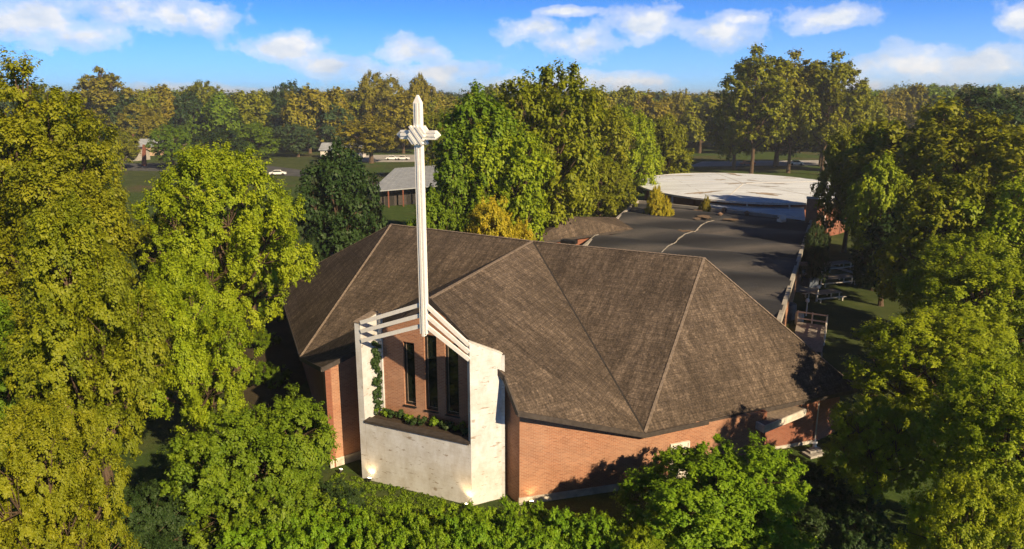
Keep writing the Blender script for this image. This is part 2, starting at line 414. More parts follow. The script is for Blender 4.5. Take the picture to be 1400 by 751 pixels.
# ------------------------------------------------------------------ church
U = Vector((0.906, -0.423, 0)); N = Vector((-0.423, -0.906, 0))          # along the tower front / out of it
CHR = empty('church', (0, 48, 0), 'orange brick church with brown shingled roof and white cross tower in front', 'church')
A = at_z(535, 307, 10.3); B = at_z(728, 330, 10.3); C = at_z(963, 353, 10.3)
Pk = at_y(589, 408, 36.2)
V = at_y(882, 592, 34.8); F = at_y(708, 562, 32.6); E = at_y(690, 514, 33.7)
Vl = at_z(411, 488, 3.2); Fl = at_y(440, 502, 36.9); El = at_y(494, 475, 38.2)
R = at_z(1172, 531, 3.0); L = at_z(380, 390, 3.2); K = Vector((9, 74, 3))
TH = 0.16
rb = MB()
for face in ([Pk, E, V], [Pk, V, B], [E, F, V], [B, V, C], [C, V, R], [C, R, K], [B, C, K], [A, B, K], [A, K, L],
             [A, L, Vl], [A, Vl, B], [B, Vl, Pk], [Vl, El, Pk], [Vl, Fl, El]):
    rb.poly(face)
roof = rb.build('roof', M['roof'], CHR)
# underside and dark eave boards
eaves = [(Pk, E), (E, F), (F, V), (V, R), (R, K), (K, L), (L, Vl), (Vl, Fl), (Fl, El), (El, Pk)]
fb = MB()
for a, b in eaves:
    d = (b - a); nrm = Vector((d.y, -d.x, 0)).normalized()
    ex = d.normalized() * 0.02
    a0 = a + nrm * 0.03 - Vector((0, 0, 0.135)) - ex; b0 = b + nrm * 0.03 - Vector((0, 0, 0.135)) + ex
    fb.beam(a0, b0, 0.07, 0.26)
fb.build('fascia', M['fascia'], roof)
sb = MB()
dz = Vector((0, 0, 0.24))
for f_ in rb.f:
    sb.poly([rb.v[k] - dz for k in reversed(f_)])
sb.build('soffit', M['fascia'], roof)
for a, b, w in ((A, B, .18), (B, C, .18), (A, Vl, .15), (C, V, .15), (B, Pk, .2), (C, R, .17), (A, L, .17)):
    cb = MB(); n = int((b - a).length / 0.33)
    for i in range(n):      # overlapping cap shingles
        p = a.lerp(b, i / n); q = a.lerp(b, (i + 1.12) / n if i < n - 1 else 1)
        cb.beam(p + Vector((0, 0, 0.035)), q + Vector((0, 0, 0.012)), w, 0.03)
    cb.build('ridge_cap', M['cap'], roof)
for a, b in ((B, V), (B, Vl)):
    vb = MB(); vb.beam(a + Vector((0, 0, 0.0)), b + Vector((0, 0, 0.0)), 0.16, 0.05); vb.build('valley_flashing', M['flash'], roof)
# little roof vents behind the ridge
vb = MB(); vb.box(at_z(778, 333, 10.15), 1.1, 0.5, 0.25, -0.52); vb.build('ridge_vent', M['black'], roof)

# walls: plan points (eave points pulled in)
def inset(p, toward, d): t = V2(toward) - V2(p); return V2(p) + t.normalized() * d
cen = Vector((0, 52, 0))
Fw = V2(at_z(710, 690, 0)); Vw = V2(at_z(884, 664, 0)) + Vector((0.15, 0, 0)); Ew = Vector((-0.35, 34.5, 0))
def ztop(p):      # height of the roof surface above plan point p
    best = None
    pts = [([Pk, E, V]), ([Pk, V, B]), ([E, F, V]), ([B, V, C]), ([C, V, R]), ([C, R, K]), ([B, C, K]), ([A, B, K]), ([A, K, L]), ([A, L, Vl]), ([A, Vl, B]), ([B, Vl, Pk]), ([Vl, El, Pk]), ([Vl, Fl, El])]
    for a, b, c in pts:
        d = (b.x - a.x) * (c.y - a.y) - (c.x - a.x) * (b.y - a.y)
        if abs(d) < 1e-6: continue
        u = ((p.x - a.x) * (c.y - a.y) - (c.x - a.x) * (p.y - a.y)) / d
        v = ((b.x - a.x) * (p.y - a.y) - (p.x - a.x) * (b.y - a.y)) / d
        if u > -1e-4 and v > -1e-4 and u + v < 1.0001:
            z = a.z + u * (b.z - a.z) + v * (c.z - a.z)
            best = z if best is None else max(best, z)
    return best
def wall(name, a, b, m, th=0.3, drop=0.22, z0=0.0, part=True, segs=8):
    """wall from a to b (outside on the right hand), top follows the roof"""
    a = V2(a); b = V2(b); d = (b - a).normalized(); nin = Vector((-d.y, d.x, 0)) * th
    w = MB(); tops = []
    for i in range(segs + 1):
        p = a.lerp(b, i / segs); z = ztop(p)
        tops.append(z - drop if z is not None else None)
    known = [t for t in tops if t is not None] or [3]
    tops = [t if t is not None else known[0] if i < segs / 2 else known[-1] for i, t in enumerate(tops)]
    out = [(p.x, p.y, z0) for p in (a, b)] + [(*a.lerp(b, i / segs)[:2], tops[i]) for i in range(segs, -1, -1)]
    w.poly(out); inn = [(x + nin.x, y + nin.y, z) for x, y, z in out]; w.poly(list(reversed(inn)))
    n = len(out)
    for i in range(n): w.poly([out[(i + 1) % n], out[i], inn[i], inn[(i + 1) % n]])
    return w.build(name, m, CHR)
Rw = R + (cen - R).normalized() * 0.9; Lw = L + (cen - L).normalized() * 1.3; Kw = K + (cen - K).normalized() * 0.8
W1 = V2(at_z(1043, 631, 0))            # right end of the front right wall
Vlw = V2(Vl) + Vector((0.55, 0.25, 0)); Flw = V2(at_z(450, 640, 0)) + Vector((0.1, 0, 0)); Elw = Vector((-8.4, 38.4, 0))
wall('wall', Fw, Vw, M['brick']); wall('wall', Vw, W1, M['brick'])
wall('wall', Ew, Fw, M['brick'], segs=3)
wall('wall', Flw, Elw, M['brick'], segs=3)
wall('wall', Vlw, Flw, M['brickd']); wall('wall', V2(Lw), Vlw, M['brickd'])  # same church brick, darker colour carries the shade of the left side
rec = Vector((-0.40, 0.91, 0)) * 1.0
W2 = W1 + rec; dirR = (W1 - Vw).normalized(); W3 = V2(at_z(1117, 612, 0)) + Vector((0.0, 0.6, 0))
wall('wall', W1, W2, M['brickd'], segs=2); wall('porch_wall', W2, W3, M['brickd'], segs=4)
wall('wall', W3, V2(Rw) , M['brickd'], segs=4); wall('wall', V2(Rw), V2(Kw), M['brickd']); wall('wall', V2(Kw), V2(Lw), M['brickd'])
# pale base course
def plinth(a, b, z=0.38):
    p = MB(); d = (V2(b) - V2(a)).normalized(); o = Vector((d.y, -d.x, 0)) * 0.06
    p.prism([V2(a) + o - d * 0.04, V2(b) + o + d * 0.04, V2(b) - o * 0.2 + d * 0.04, V2(a) - o * 0.2 - d * 0.04], 0, z); p.build('plinth', M['plinth'], CHR)
plinth(Fw, Vw); plinth(Vw, W1); plinth(Flw, Elw, 0.5); plinth(W2, W3, 0.2)
# small pale corner strip on the wall end
# door in the right wall
dr = (W1 - Vw).normalized(); dn = Vector((dr.y, -dr.x, 0))
t0 = V2(at_z(923, 653, 0)); k = (t0 - Vw).dot(dr); dc = Vw + dr * k
def wallbox(c, d, n, w, z0, z1, o0, o1):
    b = MB(); a = c - d * w / 2; e = c + d * w / 2
    b.prism([a + n * o1, e + n * o1, e + n * o0, a + n * o0], z0, z1); return b
door = wallbox(dc, dr, dn, 1.0, 0.05, 2.1, -0.05, 0.05).build('door', M['whitew'], CHR)
fr = MB()
for s in (-1, 1):
    c = dc + dr * s * 0.55
    fr.prism([c - dr * .05 + dn * .09, c + dr * .05 + dn * .09, c + dr * .05 - dn * .02, c - dr * .05 - dn * .02], 0.05, 2.2)
fr.prism([dc - dr * .495 + dn * .09, dc + dr * .495 + dn * .09, dc + dr * .495 - dn * .02, dc - dr * .495 - dn * .02], 2.103, 2.2)
fr.build('frame', M['whitew'], door)
hb = MB(); hp = dc + dr * 0.4 + dn * 0.08; hb.beam(hp + Vector((0, 0, 1.0)), hp + Vector((0, 0, 1.16)), 0.04, 0.05); hb.build('handle', M['black'], door)
# porch canopy
ca = at_y(1045, 586, 37.0); cb_ = at_y(1101, 577, 39.3)
cn = MB(); back = Vector((-0.40, 0.91, 0)) * 2.6
zc = 2.15
q = [V2(ca), V2(cb_), V2(cb_) + back * .8, V2(ca) + back]
cn.prism(q, zc, zc + 0.42); canopy = cn.build('porch_canopy', M['plinth'], CHR)
c2 = MB(); c2.poly([(p.x, p.y, zc + 0.424) for p in ((q[0] * .97 + q[2] * .03), (q[1] * .97 + q[3] * .03), (q[2] * .97 + q[0] * .03), (q[3] * .97 + q[1] * .03))]); c2.build('canopy_roof', M['cap'], canopy)
dp = MB(); pD = W3 + Vector((0.05, -0.12, 0)); dp.beam(pD, pD + Vector((0, 0, 2.6)), 0.06, 0.06); dp.build('downpipe', M['concrete'], CHR)

# ---- tower: front planter wall, two side panels, window wall
Q1 = V2(at_z(503, 656, 0)); Q2 = V2(at_z(645, 692, 0))
U = (Q2 - Q1).normalized(); N = Vector((U.y, -U.x, 0))
zt = 3.35
pw = MB(); pw.prism([Q1 + U * 0.02, Q2 - U * .02, Q2 - U * .02 - N * 0.28, Q1 + U * .02 - N * 0.28], 0, zt)
planter = pw.build('planter_wall', M['block'], CHR)
cp = MB(); cp.prism([Q1 + N * .06, Q2 + N * .06 - U * .1, Q2 - N * 0.42 - U * .1, Q1 - N * 0.42], zt + 0.002, zt + 0.14)
cp.build('coping', M['fascia'], planter)
so = MB(); so.prism([Q1 - N * .43, Q2 - N * .43, Q2 - N * 1.6, Q1 - N * 1.6], zt - 0.5, zt + 0.02); so.build('soil', M['soil'], planter)
# right panel (splayed back), top slopes down and back
Q3 = V2(at_z(687, 681, 0))
def panel(a, b, za, zb, th, side, name='tower_panel'):
    d = (b - a).normalized(); n = Vector((d.y, -d.x, 0)) * side * th
    w = MB(); o = [(a.x, a.y, 0), (b.x, b.y, 0), (b.x, b.y, zb), (a.x, a.y, za)]
    i = [(x - n.x, y - n.y, z) for x, y, z in o]
    f = o if side > 0 else list(reversed(o)); w.poly(f); w.poly(list(reversed([(x - n.x, y - n.y, z) for x, y, z in f])))
    for k in range(4):
        kk = (k + 1) % 4
        q = [o[kk], o[k], i[k], i[kk]]
        if side < 0: q.reverse()
        w.poly(q)
    return w.build(name, M['block'], CHR)
pr_ = panel(Q2, Q3, 8.72, at_y(691, 484, Q3.y).z, 0.30, 1)
# slim post at the panel's back edge
sp = MB(); sp.beam(Q3 + Vector((0.05, 0.08, 0)), Q3 + Vector((0.05, 0.08, at_y(691, 484, Q3.y).z - .12)), 0.16, 0.2); sp.build('trim', M['block'], pr_)
# left panel (fin running back)
Q4 = Q1 - N * 1.5
pl_ = panel(Q1 - U * .36, Q4 - U * .36, 8.80, 8.95, 0.36, -1)
# its near post and its back post
tp = MB(); tp.prism([Q4, Q4 + U * .20, Q4 + U * .20 - N * .2, Q4 - N * .2], zt - .3, 8.9); tp.build('trim', M['block'], pl_)
ccp = MB()
a_ = Q1 - U * .40 + N * .04; b_ = Q1 + U * .04 + N * .04
ccp.slab([(a_.x, a_.y, 8.84), (b_.x, b_.y, 8.84), (b_.x - N.x * 1.6, b_.y - N.y * 1.6, 8.99), (a_.x - N.x * 1.6, a_.y - N.y * 1.6, 8.99)], -0.05)
ccp.build('coping', M['cap'], pl_)
ccr = MB()
dd = (Q3 - Q2).normalized(); nn = Vector((dd.y, -dd.x, 0)); za, zb = 8.72, at_y(691, 484, Q3.y).z
ccr.slab([(*(Q2 + nn * .03 - dd * .03)[:2], za + .045), (*(Q3 + nn * .03 + dd * .03)[:2], zb + .045), (*(Q3 - nn * .33 + dd * .03)[:2], zb + .045), (*(Q2 - nn * .33 - dd * .03)[:2], za + .045)], 0.04)
ccr.build('coping', M['whitew'], pr_)
# window wall with three openings
WL = Q1 - N * 1.62 - U * 0.1; wl = 6.9; wpk = 3.72
def wp(s, z): p = WL + U * s; return Vector((p.x, p.y, z))
wz0, wz1, wz2, wzp = 2.4, 7.95, 7.45, 9.5
wins = []
for (x0, x1, yt, yb) in ((550.5, 569, 467, 556), (579, 599, 457, 563.5), (607.5, 628, 467.5, 570)):
    def hit(px, py):
        r = ray(px, py); o = Vector((0, 0, CH)); t = (WL - o).dot(N) / r.dot(N); p = o + r * t
        return (p - WL).dot(U), p.z
    s0, za_ = hit(x0, yt); s1, zb_ = hit(x1, yb); wins.append((s0, s1, zb_, za_))
bw = MB()
def topz(s): return wz1 + (wzp - wz1) * (s / wpk) if s < wpk else wzp + (wz2 - wzp) * ((s - wpk) / (wl - wpk))
cuts = [0.0] + [c for w_ in wins for c in w_[:2]] + [wl]
cuts = sorted(set(cuts + [wpk]))
for a, b in zip(cuts[:-1], cuts[1:]):
    w_ = [w for w in wins if a >= w[0] - 1e-5 and b <= w[1] + 1e-5]
    if not w_: bw.poly([wp(a, wz0), wp(b, wz0), wp(b, topz(b)), wp(a, topz(a))])
    else:
        w_ = w_[0]
        bw.poly([wp(a, wz0), wp(b, wz0), wp(b, w_[2]), wp(a, w_[2])]); bw.poly([wp(a, w_[3]), wp(b, w_[3]), wp(b, topz(b)), wp(a, topz(a))])
for (s0, s1, z0, z1) in wins:      # reveals
    dN = -N * 0.28
    for a, b in (((s0, z0), (s0, z1)), ((s0, z1), (s1, z1)), ((s1, z1), (s1, z0)), ((s1, z0), (s0, z0))):
        p, q_ = wp(*a), wp(*b); bw.poly([p, q_, q_ + dN, p + dN])
bw.build('window_wall', M['brick'], CHR)
for (s0, s1, z0, z1) in wins:
    o = -N * 0.14; f = MB(); t = 0.09
    def fbx(a0, a1, b0, b1, n0=-0.11, n1=-0.20, mb=None):
        (mb or f).prism([WL + U * a0 - N * -n0, WL + U * a1 - N * -n0, WL + U * a1 - N * -n1, WL + U * a0 - N * -n1], b0, b1)
    e_ = 0.002
    fbx(s0 + e_, s0 + t, z0 + e_, z1 - e_); fbx(s1 - t, s1 - e_, z0 + e_, z1 - e_)
    fbx(s0 + t, s1 - t, z0 + e_, z0 + t); fbx(s0 + t, s1 - t, z1 - t, z1 - e_)
    wo = f.build('window', M['black'], CHR)
    g_ = MB(); fbx(s0 + t, s1 - t, z0 + t, z1 - t, -0.145, -0.16, g_); g_.build('pane', M['glass'], wo)
    g_ = MB(); w3 = 0.035
    fbx(s0 + t + .03, s0 + t + .03 + w3, z0 + t + .05, z1 - t, -0.125, -0.143, g_); fbx(s0 + t + .03 + w3, s1 - t - .02, z0 + t + .05, z0 + t + .05 + w3, -0.125, -0.143, g_)
    g_.build('inner_bead', M['cap'], wo)
    sl = MB(); fbx(s0 - .04, s1 + .04, z0 - .07, z0 - .003, 0.07, -0.1, sl); sl.build('sill', M['black'], wo)

# ---- cross and its rails
pb = at_y(580.5, 456, 33.95)
pole_xy = Vector((pb.x, pb.y, 0)); ztop_c = at_y(580.5, 130, 33.95).z; zarm = at_y(580.5, 184.5, 33.95).z
cr = MB(); z0c = pb.z; zs = ztop_c - 0.35
for s, w_, o_ in ((-0.135, 0.10, 0), (0, 0.13, 0.035), (0.135, 0.10, 0)):
    c = pole_xy + U * s + N * o_
    cr.prism([c - U * w_ / 2 + N * .13, c + U * w_ / 2 + N * .13, c + U * w_ / 2 - N * .13, c - U * w_ / 2 - N * .13], z0c + (0 if s else -0.12), zs if s else zs)
cr.prism([pole_xy - U * .18 + N * .08, pole_xy + U * .18 + N * .08, pole_xy + U * .18 - N * .10, pole_xy - U * .18 - N * .10], z0c + .02, zs - .01)
# pointed top
t1 = [pole_xy - U * .185 + N * .13, pole_xy + U * .185 + N * .13, pole_xy + U * .185 - N * .13, pole_xy - U * .185 - N * .13]
ap = [pole_xy - U * .03 + N * .06, pole_xy + U * .03 + N * .06, pole_xy + U * .03 - N * .06, pole_xy - U * .03 - N * .06]
t1 = [Vector((p.x, p.y, zs + 0.002)) for p in t1]; ap = [Vector((p.x, p.y, ztop_c)) for p in ap]
for i in range(4): cr.poly([t1[i], t1[(i + 1) % 4], ap[(i + 1) % 4], ap[i]])
cr.poly(ap)
cross = cr.build('cross', M['white'], CHR, bevel=0.008)
for s in (-1, 1):
    ar = MB(); a0 = 0.19; a1 = 0.92; a2 = 1.14
    for dzv, h in ((-0.155, .10), (0, .13), (0.155, .10)):
        o_ = 0.12 if h < .12 else 0.15
        pts = [pole_xy + U * s * a0 + N * o_, pole_xy + U * s * a1 + N * o_, pole_xy + U * s * a1 - N * .1, pole_xy + U * s * a0 - N * .1]
        ar.prism(pts, zarm + dzv - h / 2, zarm + dzv + h / 2)
    pts = [pole_xy + U * s * a0 + N * .08, pole_xy + U * s * a1 + N * .08, pole_xy + U * s * a1 - N * .08, pole_xy + U * s * a0 - N * .08]
    ar.prism(pts, zarm - .19, zarm + .19)
    def aw(t_, n_, z_): p = pole_xy + U * s * t_ + N * n_; return Vector((p.x, p.y, zarm + z_))
    b4 = [aw(a1, .12, -.2), aw(a1, .12, .2), aw(a1, -.1, .2), aw(a1, -.1, -.2)]; e4 = [aw(a2, .05, -.03), aw(a2, .05, .03), aw(a2, -.04, .03), aw(a2, -.04, -.03)]
    for i in range(4):
        q = [b4[i], b4[(i + 1) % 4], e4[(i + 1) % 4], e4[i]]
        ar.poly(q if s > 0 else list(reversed(q)))
    ar.poly(e4)
    ar.build('arm', M['white'], cross, bevel=0.006)
em = MB()                              # emblem: stepped diamond of diagonal slats, both faces
for face in (1, -1):
    for i in range(-3, 4):
        c = pole_xy + N * face * 0.2 + Vector((0, 0, zarm - .02)); ln = 0.52 - abs(i) * 0.105
        dg = (U * 0.62 + Vector((0, 0, -0.78))).normalized(); pp = (U * 0.78 + Vector((0, 0, 0.62))).normalized()
        q = c + pp * i * 0.13
        em.beam(q - dg * ln, q + dg * ln, 0.10 if i % 2 else 0.115, 0.10 + (0.06 if i % 2 == 0 else 0.0), up=N)
em.build('emblem', M['white'], cross)
zp = [at_y(580, y_, 33.95).z for y_ in (417, 431.5, 446)]
zr = [at_y(647, y_, Q2.y).z for y_ in (472, 482, 492)]
zl = [at_y(505, y_, Q1.y).z for y_ in (441, 453, 466)]
for end, zz_, s in ((Q2 + U * -0.02, zr, 1), (Q1 + U * 0.05, zl, -1)):
    for i in range(3):
        rl = MB(); a = pole_xy + U * s * 0.15; 
        rl.beam((a.x, a.y, zp[i]), (end.x, end.y, zz_[i]), 0.12, 0.20)
        rl.build('rail', M['white'], CHR, bevel=0.006)
# ------------------------------------------------------------------ school wing with flat roof (behind the church)
ZF = 4.3
far_r = at_z(1109, 303, ZF); dback = Vector((0.41, 0.912, 0)); near_r = far_r - dback * 50.5
far_l = at_z(872, 277, ZF); near_l = Vector((2.0, 60, ZF))
AN = empty('school_wing', (24, 75, 0), 'long low brick wing with black flat roof behind the church', 'building')
lf = [near_l, near_r, far_r, far_l]
mb = MB(); ins = [p + (Vector((20, 78, ZF)) - p).normalized() * 0.5 for p in lf]
mb.prism([V2(p) for p in ins], 0, ZF - 0.3, caps=False); mb.build('wall', M['brick'], AN)
mb = MB(); mb.slab([p - Vector((0, 0, .3)) for p in lf], 0.2)
NR, NC = 90, 6
def swell(i, j):
    t = i / NR; u = j / NC; p = near_r.lerp(far_r, t).lerp(near_l.lerp(far_l, t), u)
    e_ = min(1, min(t, 1 - t) * 14)
    return p + Vector((0, 0, -.04 + e_ * .42 * abs(sin(pi * t * 6 + .25 * sin(3 * u)))))
for i in range(NR):
    for j in range(NC):
        mb.poly([swell(i, j), swell(i + 1, j), swell(i + 1, j + 1), swell(i, j + 1)], [(q_.x, q_.y) for q_ in (swell(i, j), swell(i + 1, j), swell(i + 1, j + 1), swell(i, j + 1))])
froof = mb.build('flat_roof', M['bitumen'], AN)
mb = MB()
for i in (1, 2, 3):
    a, b = lf[i], lf[(i + 1) % 4]; mb.beam(a + Vector((0, 0, .1)), b + Vector((0, 0, .1)), 0.32, 0.5)
mb.build('roof_edge', M['concrete'], froof)
mb = MB(); random.seed(4)                   # broken pale line of sealant across the roof
def on_roof(p):
    t = (V2(p) - V2(near_r)).dot((V2(far_r) - V2(near_r)).normalized()) / (far_r - near_r).length
    best = min(((swell(i, j) - p).xy.length, swell(i, j).z) for i in range(max(0, int(t * NR) - 20), min(NR, int(t * NR) + 21)) for j in range(NC + 1))
    a_ = [(1 / ((swell(i, j) - p).xy.length ** 2 + .05), swell(i, j).z) for i in range(NR + 1) for j in range(NC + 1)]
    a_ = sorted(a_, reverse=True)[:4]
    return max(z for w_, z in a_)
pts_px = [(905, 345), (922, 331), (935, 322), (950, 315), (958, 309), (968, 304), (976, 300)]
for a, b in zip(pts_px[:-1], pts_px[1:]):
    p, q = at_z(*a, ZF + .3), at_z(*b, ZF + .3); n = 5
    for i in range(n):
        
        s = p.lerp(q, i / n); e = p.lerp(q, (i + 1.05) / n); j = Vector((random.uniform(-.06, .06), 0, 0))
        s.z = on_roof(s) + .01; e.z = on_roof(e) + .01; mb.beam(s + j, e + j, random.uniform(.08, .2), .04)
mb.build('sealed_seam', M['concrete'], froof)
def blob_patch(name, px, py, rx, ry, z, m, par, seed=0, n=26, th=0.02):
    rnd = random.Random(seed); c = at_z(px, py, z); b = MB(); ph = [rnd.uniform(0, 6.28) for _ in range(4)]
    pts = []
    for i in range(n):
        a = 2 * pi * i / n; r = 1 + .22 * sin(2 * a + ph[0]) + .2 * sin(3 * a + ph[1]) + .14 * sin(5 * a + ph[2]) + .1 * sin(8 * a + ph[3])
        pts.append((c.x + rx * r * cos(a), c.y + ry * r * sin(a), z + th))
    b.slab(pts, th * .8); return b.build(name, m, par)
M['gravel'] = flat('tan_gravel', (0.17, 0.12, 0.08), 0.95, 0.4, 6)
for i, (px, py, rx, ry) in enumerate(((955, 290, 1.1, 2.2), (964, 296, .7, 2.0), (953, 299, .5, .9), (940, 316, .6, .6), (975, 325, .5, .7), (930, 315, .3, .4), (1000, 300, 1.2, .7))):
    blob_patch('gravel_patch', px, py, rx, ry, ZF + .3, M['gravel'], froof, i, th=0.012 + i * .001)
def roof_vent(px, py, m, s=1.0):
    c = at_z(px, py, ZF); b = MB()
    b.tube([c + Vector((0, 0, 0)), c + Vector((0, 0, .55 * s))], [.3 * s, .28 * s], 12)
    b.tube([c + Vector((0, 0, .56 * s)), c + Vector((0, 0, .62 * s)), c + Vector((0, 0, .85 * s))], [.46 * s, .46 * s, .12 * s], 12)
    return b.build('roof_vent', m, AN)
M['copper'] = flat('brown_metal', (0.20, 0.13, 0.09), 0.6, 0.3, 5)
for (px, py) in ((990, 291), (984, 298), (1021, 296), (1050, 284)): roof_vent(px, py, M['copper'], .9)
b = MB(); c = at_z(1068, 307, ZF)            # white hooded vent
b.box(c, .8, .8, .7, .4); b.beam(c + Vector((0, 0, .85)), c + Vector((-.1, -.75, 1.05)), .7, .6)
b.build('hooded_vent', M['white'], AN)
for (px, py) in ((1104, 322), (1096, 362)):
    c = at_z(px, py, ZF); b = MB(); b.beam(c + Vector((-.2, 0, .1)), c + Vector((.5, 0, .1)), .3, .3); b.build('scupper', M['copper'], AN)
# windows in the wing's garden side
for k_ in range(7):
    s = near_r + dback * (5 + k_ * 6.3); n_ = Vector((dback.y, -dback.x, 0)); p = V2(s) - n_ * 0.47
    w_ = MB(); w_.prism([p - dback * .9, p + dback * .9, p + dback * .9 + n_ * .09, p - dback * .9 + n_ * .09], 1.0, 2.9)
    wo = w_.build('window', M['black'], AN)
    g2 = MB(); g2.prism([p - dback * .82 + n_ * .095, p + dback * .82 + n_ * .095, p + dback * .82 + n_ * .11, p - dback * .82 + n_ * .11], 1.08, 2.82); g2.build('pane', M['glass'], wo)

# small hipped building between church and trees
HB = empty('hipped_annex', at_z(800, 325, 0), 'small building with a low brown hipped roof beside the black flat roof', 'building')
z6 = 5.6; e4 = [at_z(722, 333, z6 - .9), at_z(866, 313, z6 - .9)]
e4 += [e4[1] + Vector((-1, 9, 0)), e4[0] + Vector((-1, 9, 0))]
r1 = at_z(785, 297, z6 + .5); r2 = at_z(838, 298, z6 + .3)
mid = (e4[0] + e4[3]) / 2; r1 = Vector((r1.x, r1.y, z6 + .5)); 
mb = MB()
e0, e1, e2_, e3 = e4
r1 = at_y(783, 296, e0.y + 5); r2 = at_y(838, 299, e1.y + 4)
for f in ([e0, e1, r2, r1], [e1, e2_, r2], [e2_, e3, r1, r2], [e3, e0, r1]): mb.poly(f)
mb.build('roof', M['roof'], HB)
mb = MB()
for i in range(4): mb.beam(e4[i] - Vector((0, 0, .14)), e4[(i + 1) % 4] - Vector((0, 0, .14)), .08, .26)
mb.build('fascia', M['fascia'], HB)
mb = MB(); cc = sum(e4, Vector()) / 4; mb.prism([V2(p.lerp(cc, .08)) for p in e4], 0, z6 - 1.0); mb.build('wall', M['brickd'], HB)

# ------------------------------------------------------------------ round hall with white roof
RC = Vector((39.8, 126, 0)); RXr, RYr = 17.8, 22.0; ZR = 5.5
RH = empty('round_hall', RC, 'round hall with a flat white membrane roof and brown stains, beyond the black roof', 'building')
def rpt(a, k, z):
    return Vector((RC.x + RXr * k * cos(a) , RC.y + RYr * k * sin(a), z))
mb = MB(); n = 40
rings = [(1.0, ZR), (0.66, ZR + .15), (0.33, ZR + .28), (0.0, ZR + .35)]
for j in range(3):
    for i in range(n):
        a0, a1 = 2 * pi * i / n, 2 * pi * (i + 1) / n; (k0, z0), (k1, z1) = rings[j], rings[j + 1]
        q = [rpt(a0, k0, z0), rpt(a1, k0, z0), rpt(a1, k1, z1), rpt(a0, k1, z1)]
        if k1 == 0: q = q[:3]
        mb.poly(q, [(p.x, p.y) for p in q])
wr = mb.build('roof', M['membrane'], RH)
mb = MB()
for i in range(n):
    a0, a1 = 2 * pi * i / n, 2 * pi * (i + 1) / n
    mb.beam(rpt(a0, 1.003, ZR - .10), rpt(a1, 1.003, ZR - .10), .12, .26)
mb.build('fascia', M['whitew'], wr)
mb = MB()
for i in range(5):
    a = (.3, 1.5, 2.6, 4.2, 5.2)[i]
    for j in range(3): mb.beam(rpt(a, rings[j][0] * .99, rings[j][1] + .01), rpt(a, max(rings[j + 1][0], .03), rings[j + 1][1] + .01), .12, .04)
mb.build('seam', M['whitew'], wr)
def rz_(p):
    k = math.hypot((p.x - RC.x) / RXr, (p.y - RC.y) / RYr); return np.interp(k, [0, .33, .66, 1], [ZR + .35, ZR + .28, ZR + .15, ZR])
M['stain'] = flat('brown_stain', (0.36, 0.29, 0.23), 0.9, 0.35, .8)
M['stain2'] = flat('grey_stain', (0.38, 0.36, 0.35), 0.9, 0.3, .6)
for i, (px, py, rx, ry, a) in enumerate(((962, 262, 3.2, .9, .55), (1045, 264, .9, 3.4, .9), (1003, 237, .9, 3.0, .2), (1062, 251, 2.2, .7, 0), (1010, 251, 3.6, .8, .3), (985, 246, 1.0, .8, 0),
                                        (1078, 242, 2.6, .5, .1), (930, 239, 3.5, .6, -.1), (1052, 255, 1.6, .6, 0), (1030, 247, .5, 2.2, .5))):
    c = at_z(px, py, ZR + .3); b = MB(); rnd = random.Random(i + 50); ph = [rnd.uniform(0, 6) for _ in range(3)]; pts = []
    for j in range(24):
        t = 2 * pi * j / 24; r = .8 + .32 * sin(2 * t + ph[0]) + .3 * sin(3 * t + ph[1]) + .2 * sin(7 * t + ph[2])
        x, y = rx * r * cos(t), ry * r * sin(t); p = Vector((c.x + x * cos(a) - y * sin(a), c.y + x * sin(a) + y * cos(a), 0)); p.z = rz_(p) + .03; pts.append(p)
    cz = sum(pts, Vector()) / 24; cz.z = rz_(cz) + .03
    for j in range(24): b.poly([cz, pts[j], pts[(j + 1) % 24]])
    b.build('stain', M['stain'] if i in (0, 1, 2, 5, 6, 7) else M['stain2'], wr)
mb = MB(); ring = [rpt(2 * pi * i / n, .93, 0) for i in range(n)]; mb.prism([V2(p) for p in ring], 0, ZR - .25, caps=False); mb.build('wall', M['brickd'], RH)
for i in range(9):
    a = radians(180 + i * 19 + 14); p = rpt(a, .985, 0); mb = MB(); mb.tube([p, Vector((p.x, p.y, ZR - .36))], [.13, .13], 10); mb.build('post', M['white'], RH)
# low white link roof between the wing and the round hall
LR = empty('link_building', at_z(1030, 300, 0), 'low white roofed link between black flat roof and round hall', 'building')
lp = [at_z(962, 279.5, 4.75), at_z(1101, 299, 4.75), at_z(1098, 272, 4.75), at_z(968, 262, 4.75)]
mb = MB(); mb.slab(lp, .3); mb.build('roof', M['membrane'], LR)
cc = sum(lp, Vector()) / 4; mb = MB(); mb.prism([V2(p.lerp(cc, .06)) for p in lp], 0, 4.44, caps=False); mb.build('wall', M['brickd'], LR)
# brick block and tall brick pier at the wing's end
BP = empty('brick_pier', at_z(1106, 330, 0), 'tall orange brick pier at the far corner of the black flat roof', 'pier')
c = at_z(1106, 304, ZF); mb = MB(); mb.box((c.x + .3, c.y + .3, 0), 1.3, 1.2, 7.4, -.42); mb.build('shaft', M['brick'], BP)
mb = MB(); mb.box((c.x + .3, c.y + .3, 7.402), 1.45, 1.35, .14, -.42); mb.build('cap', M['plinth'], BP)
BB = empty('brick_block', at_z(1130, 320, 0), 'plain dark red brick block beside the tall brick pier', 'building')
bc = at_z(1132, 305, 0); mb = MB(); mb.box((bc.x + 1.5, bc.y + 3.0, 0), 5.6, 6, 4.4, -.3); mb.build('wall', M['brickd'], BB)
mb = MB(); mb.box((bc.x + 1.5, bc.y + 3.0, 4.402), 5.9, 6.3, .2, -.3); mb.build('roof', M['bitumen'], BB)

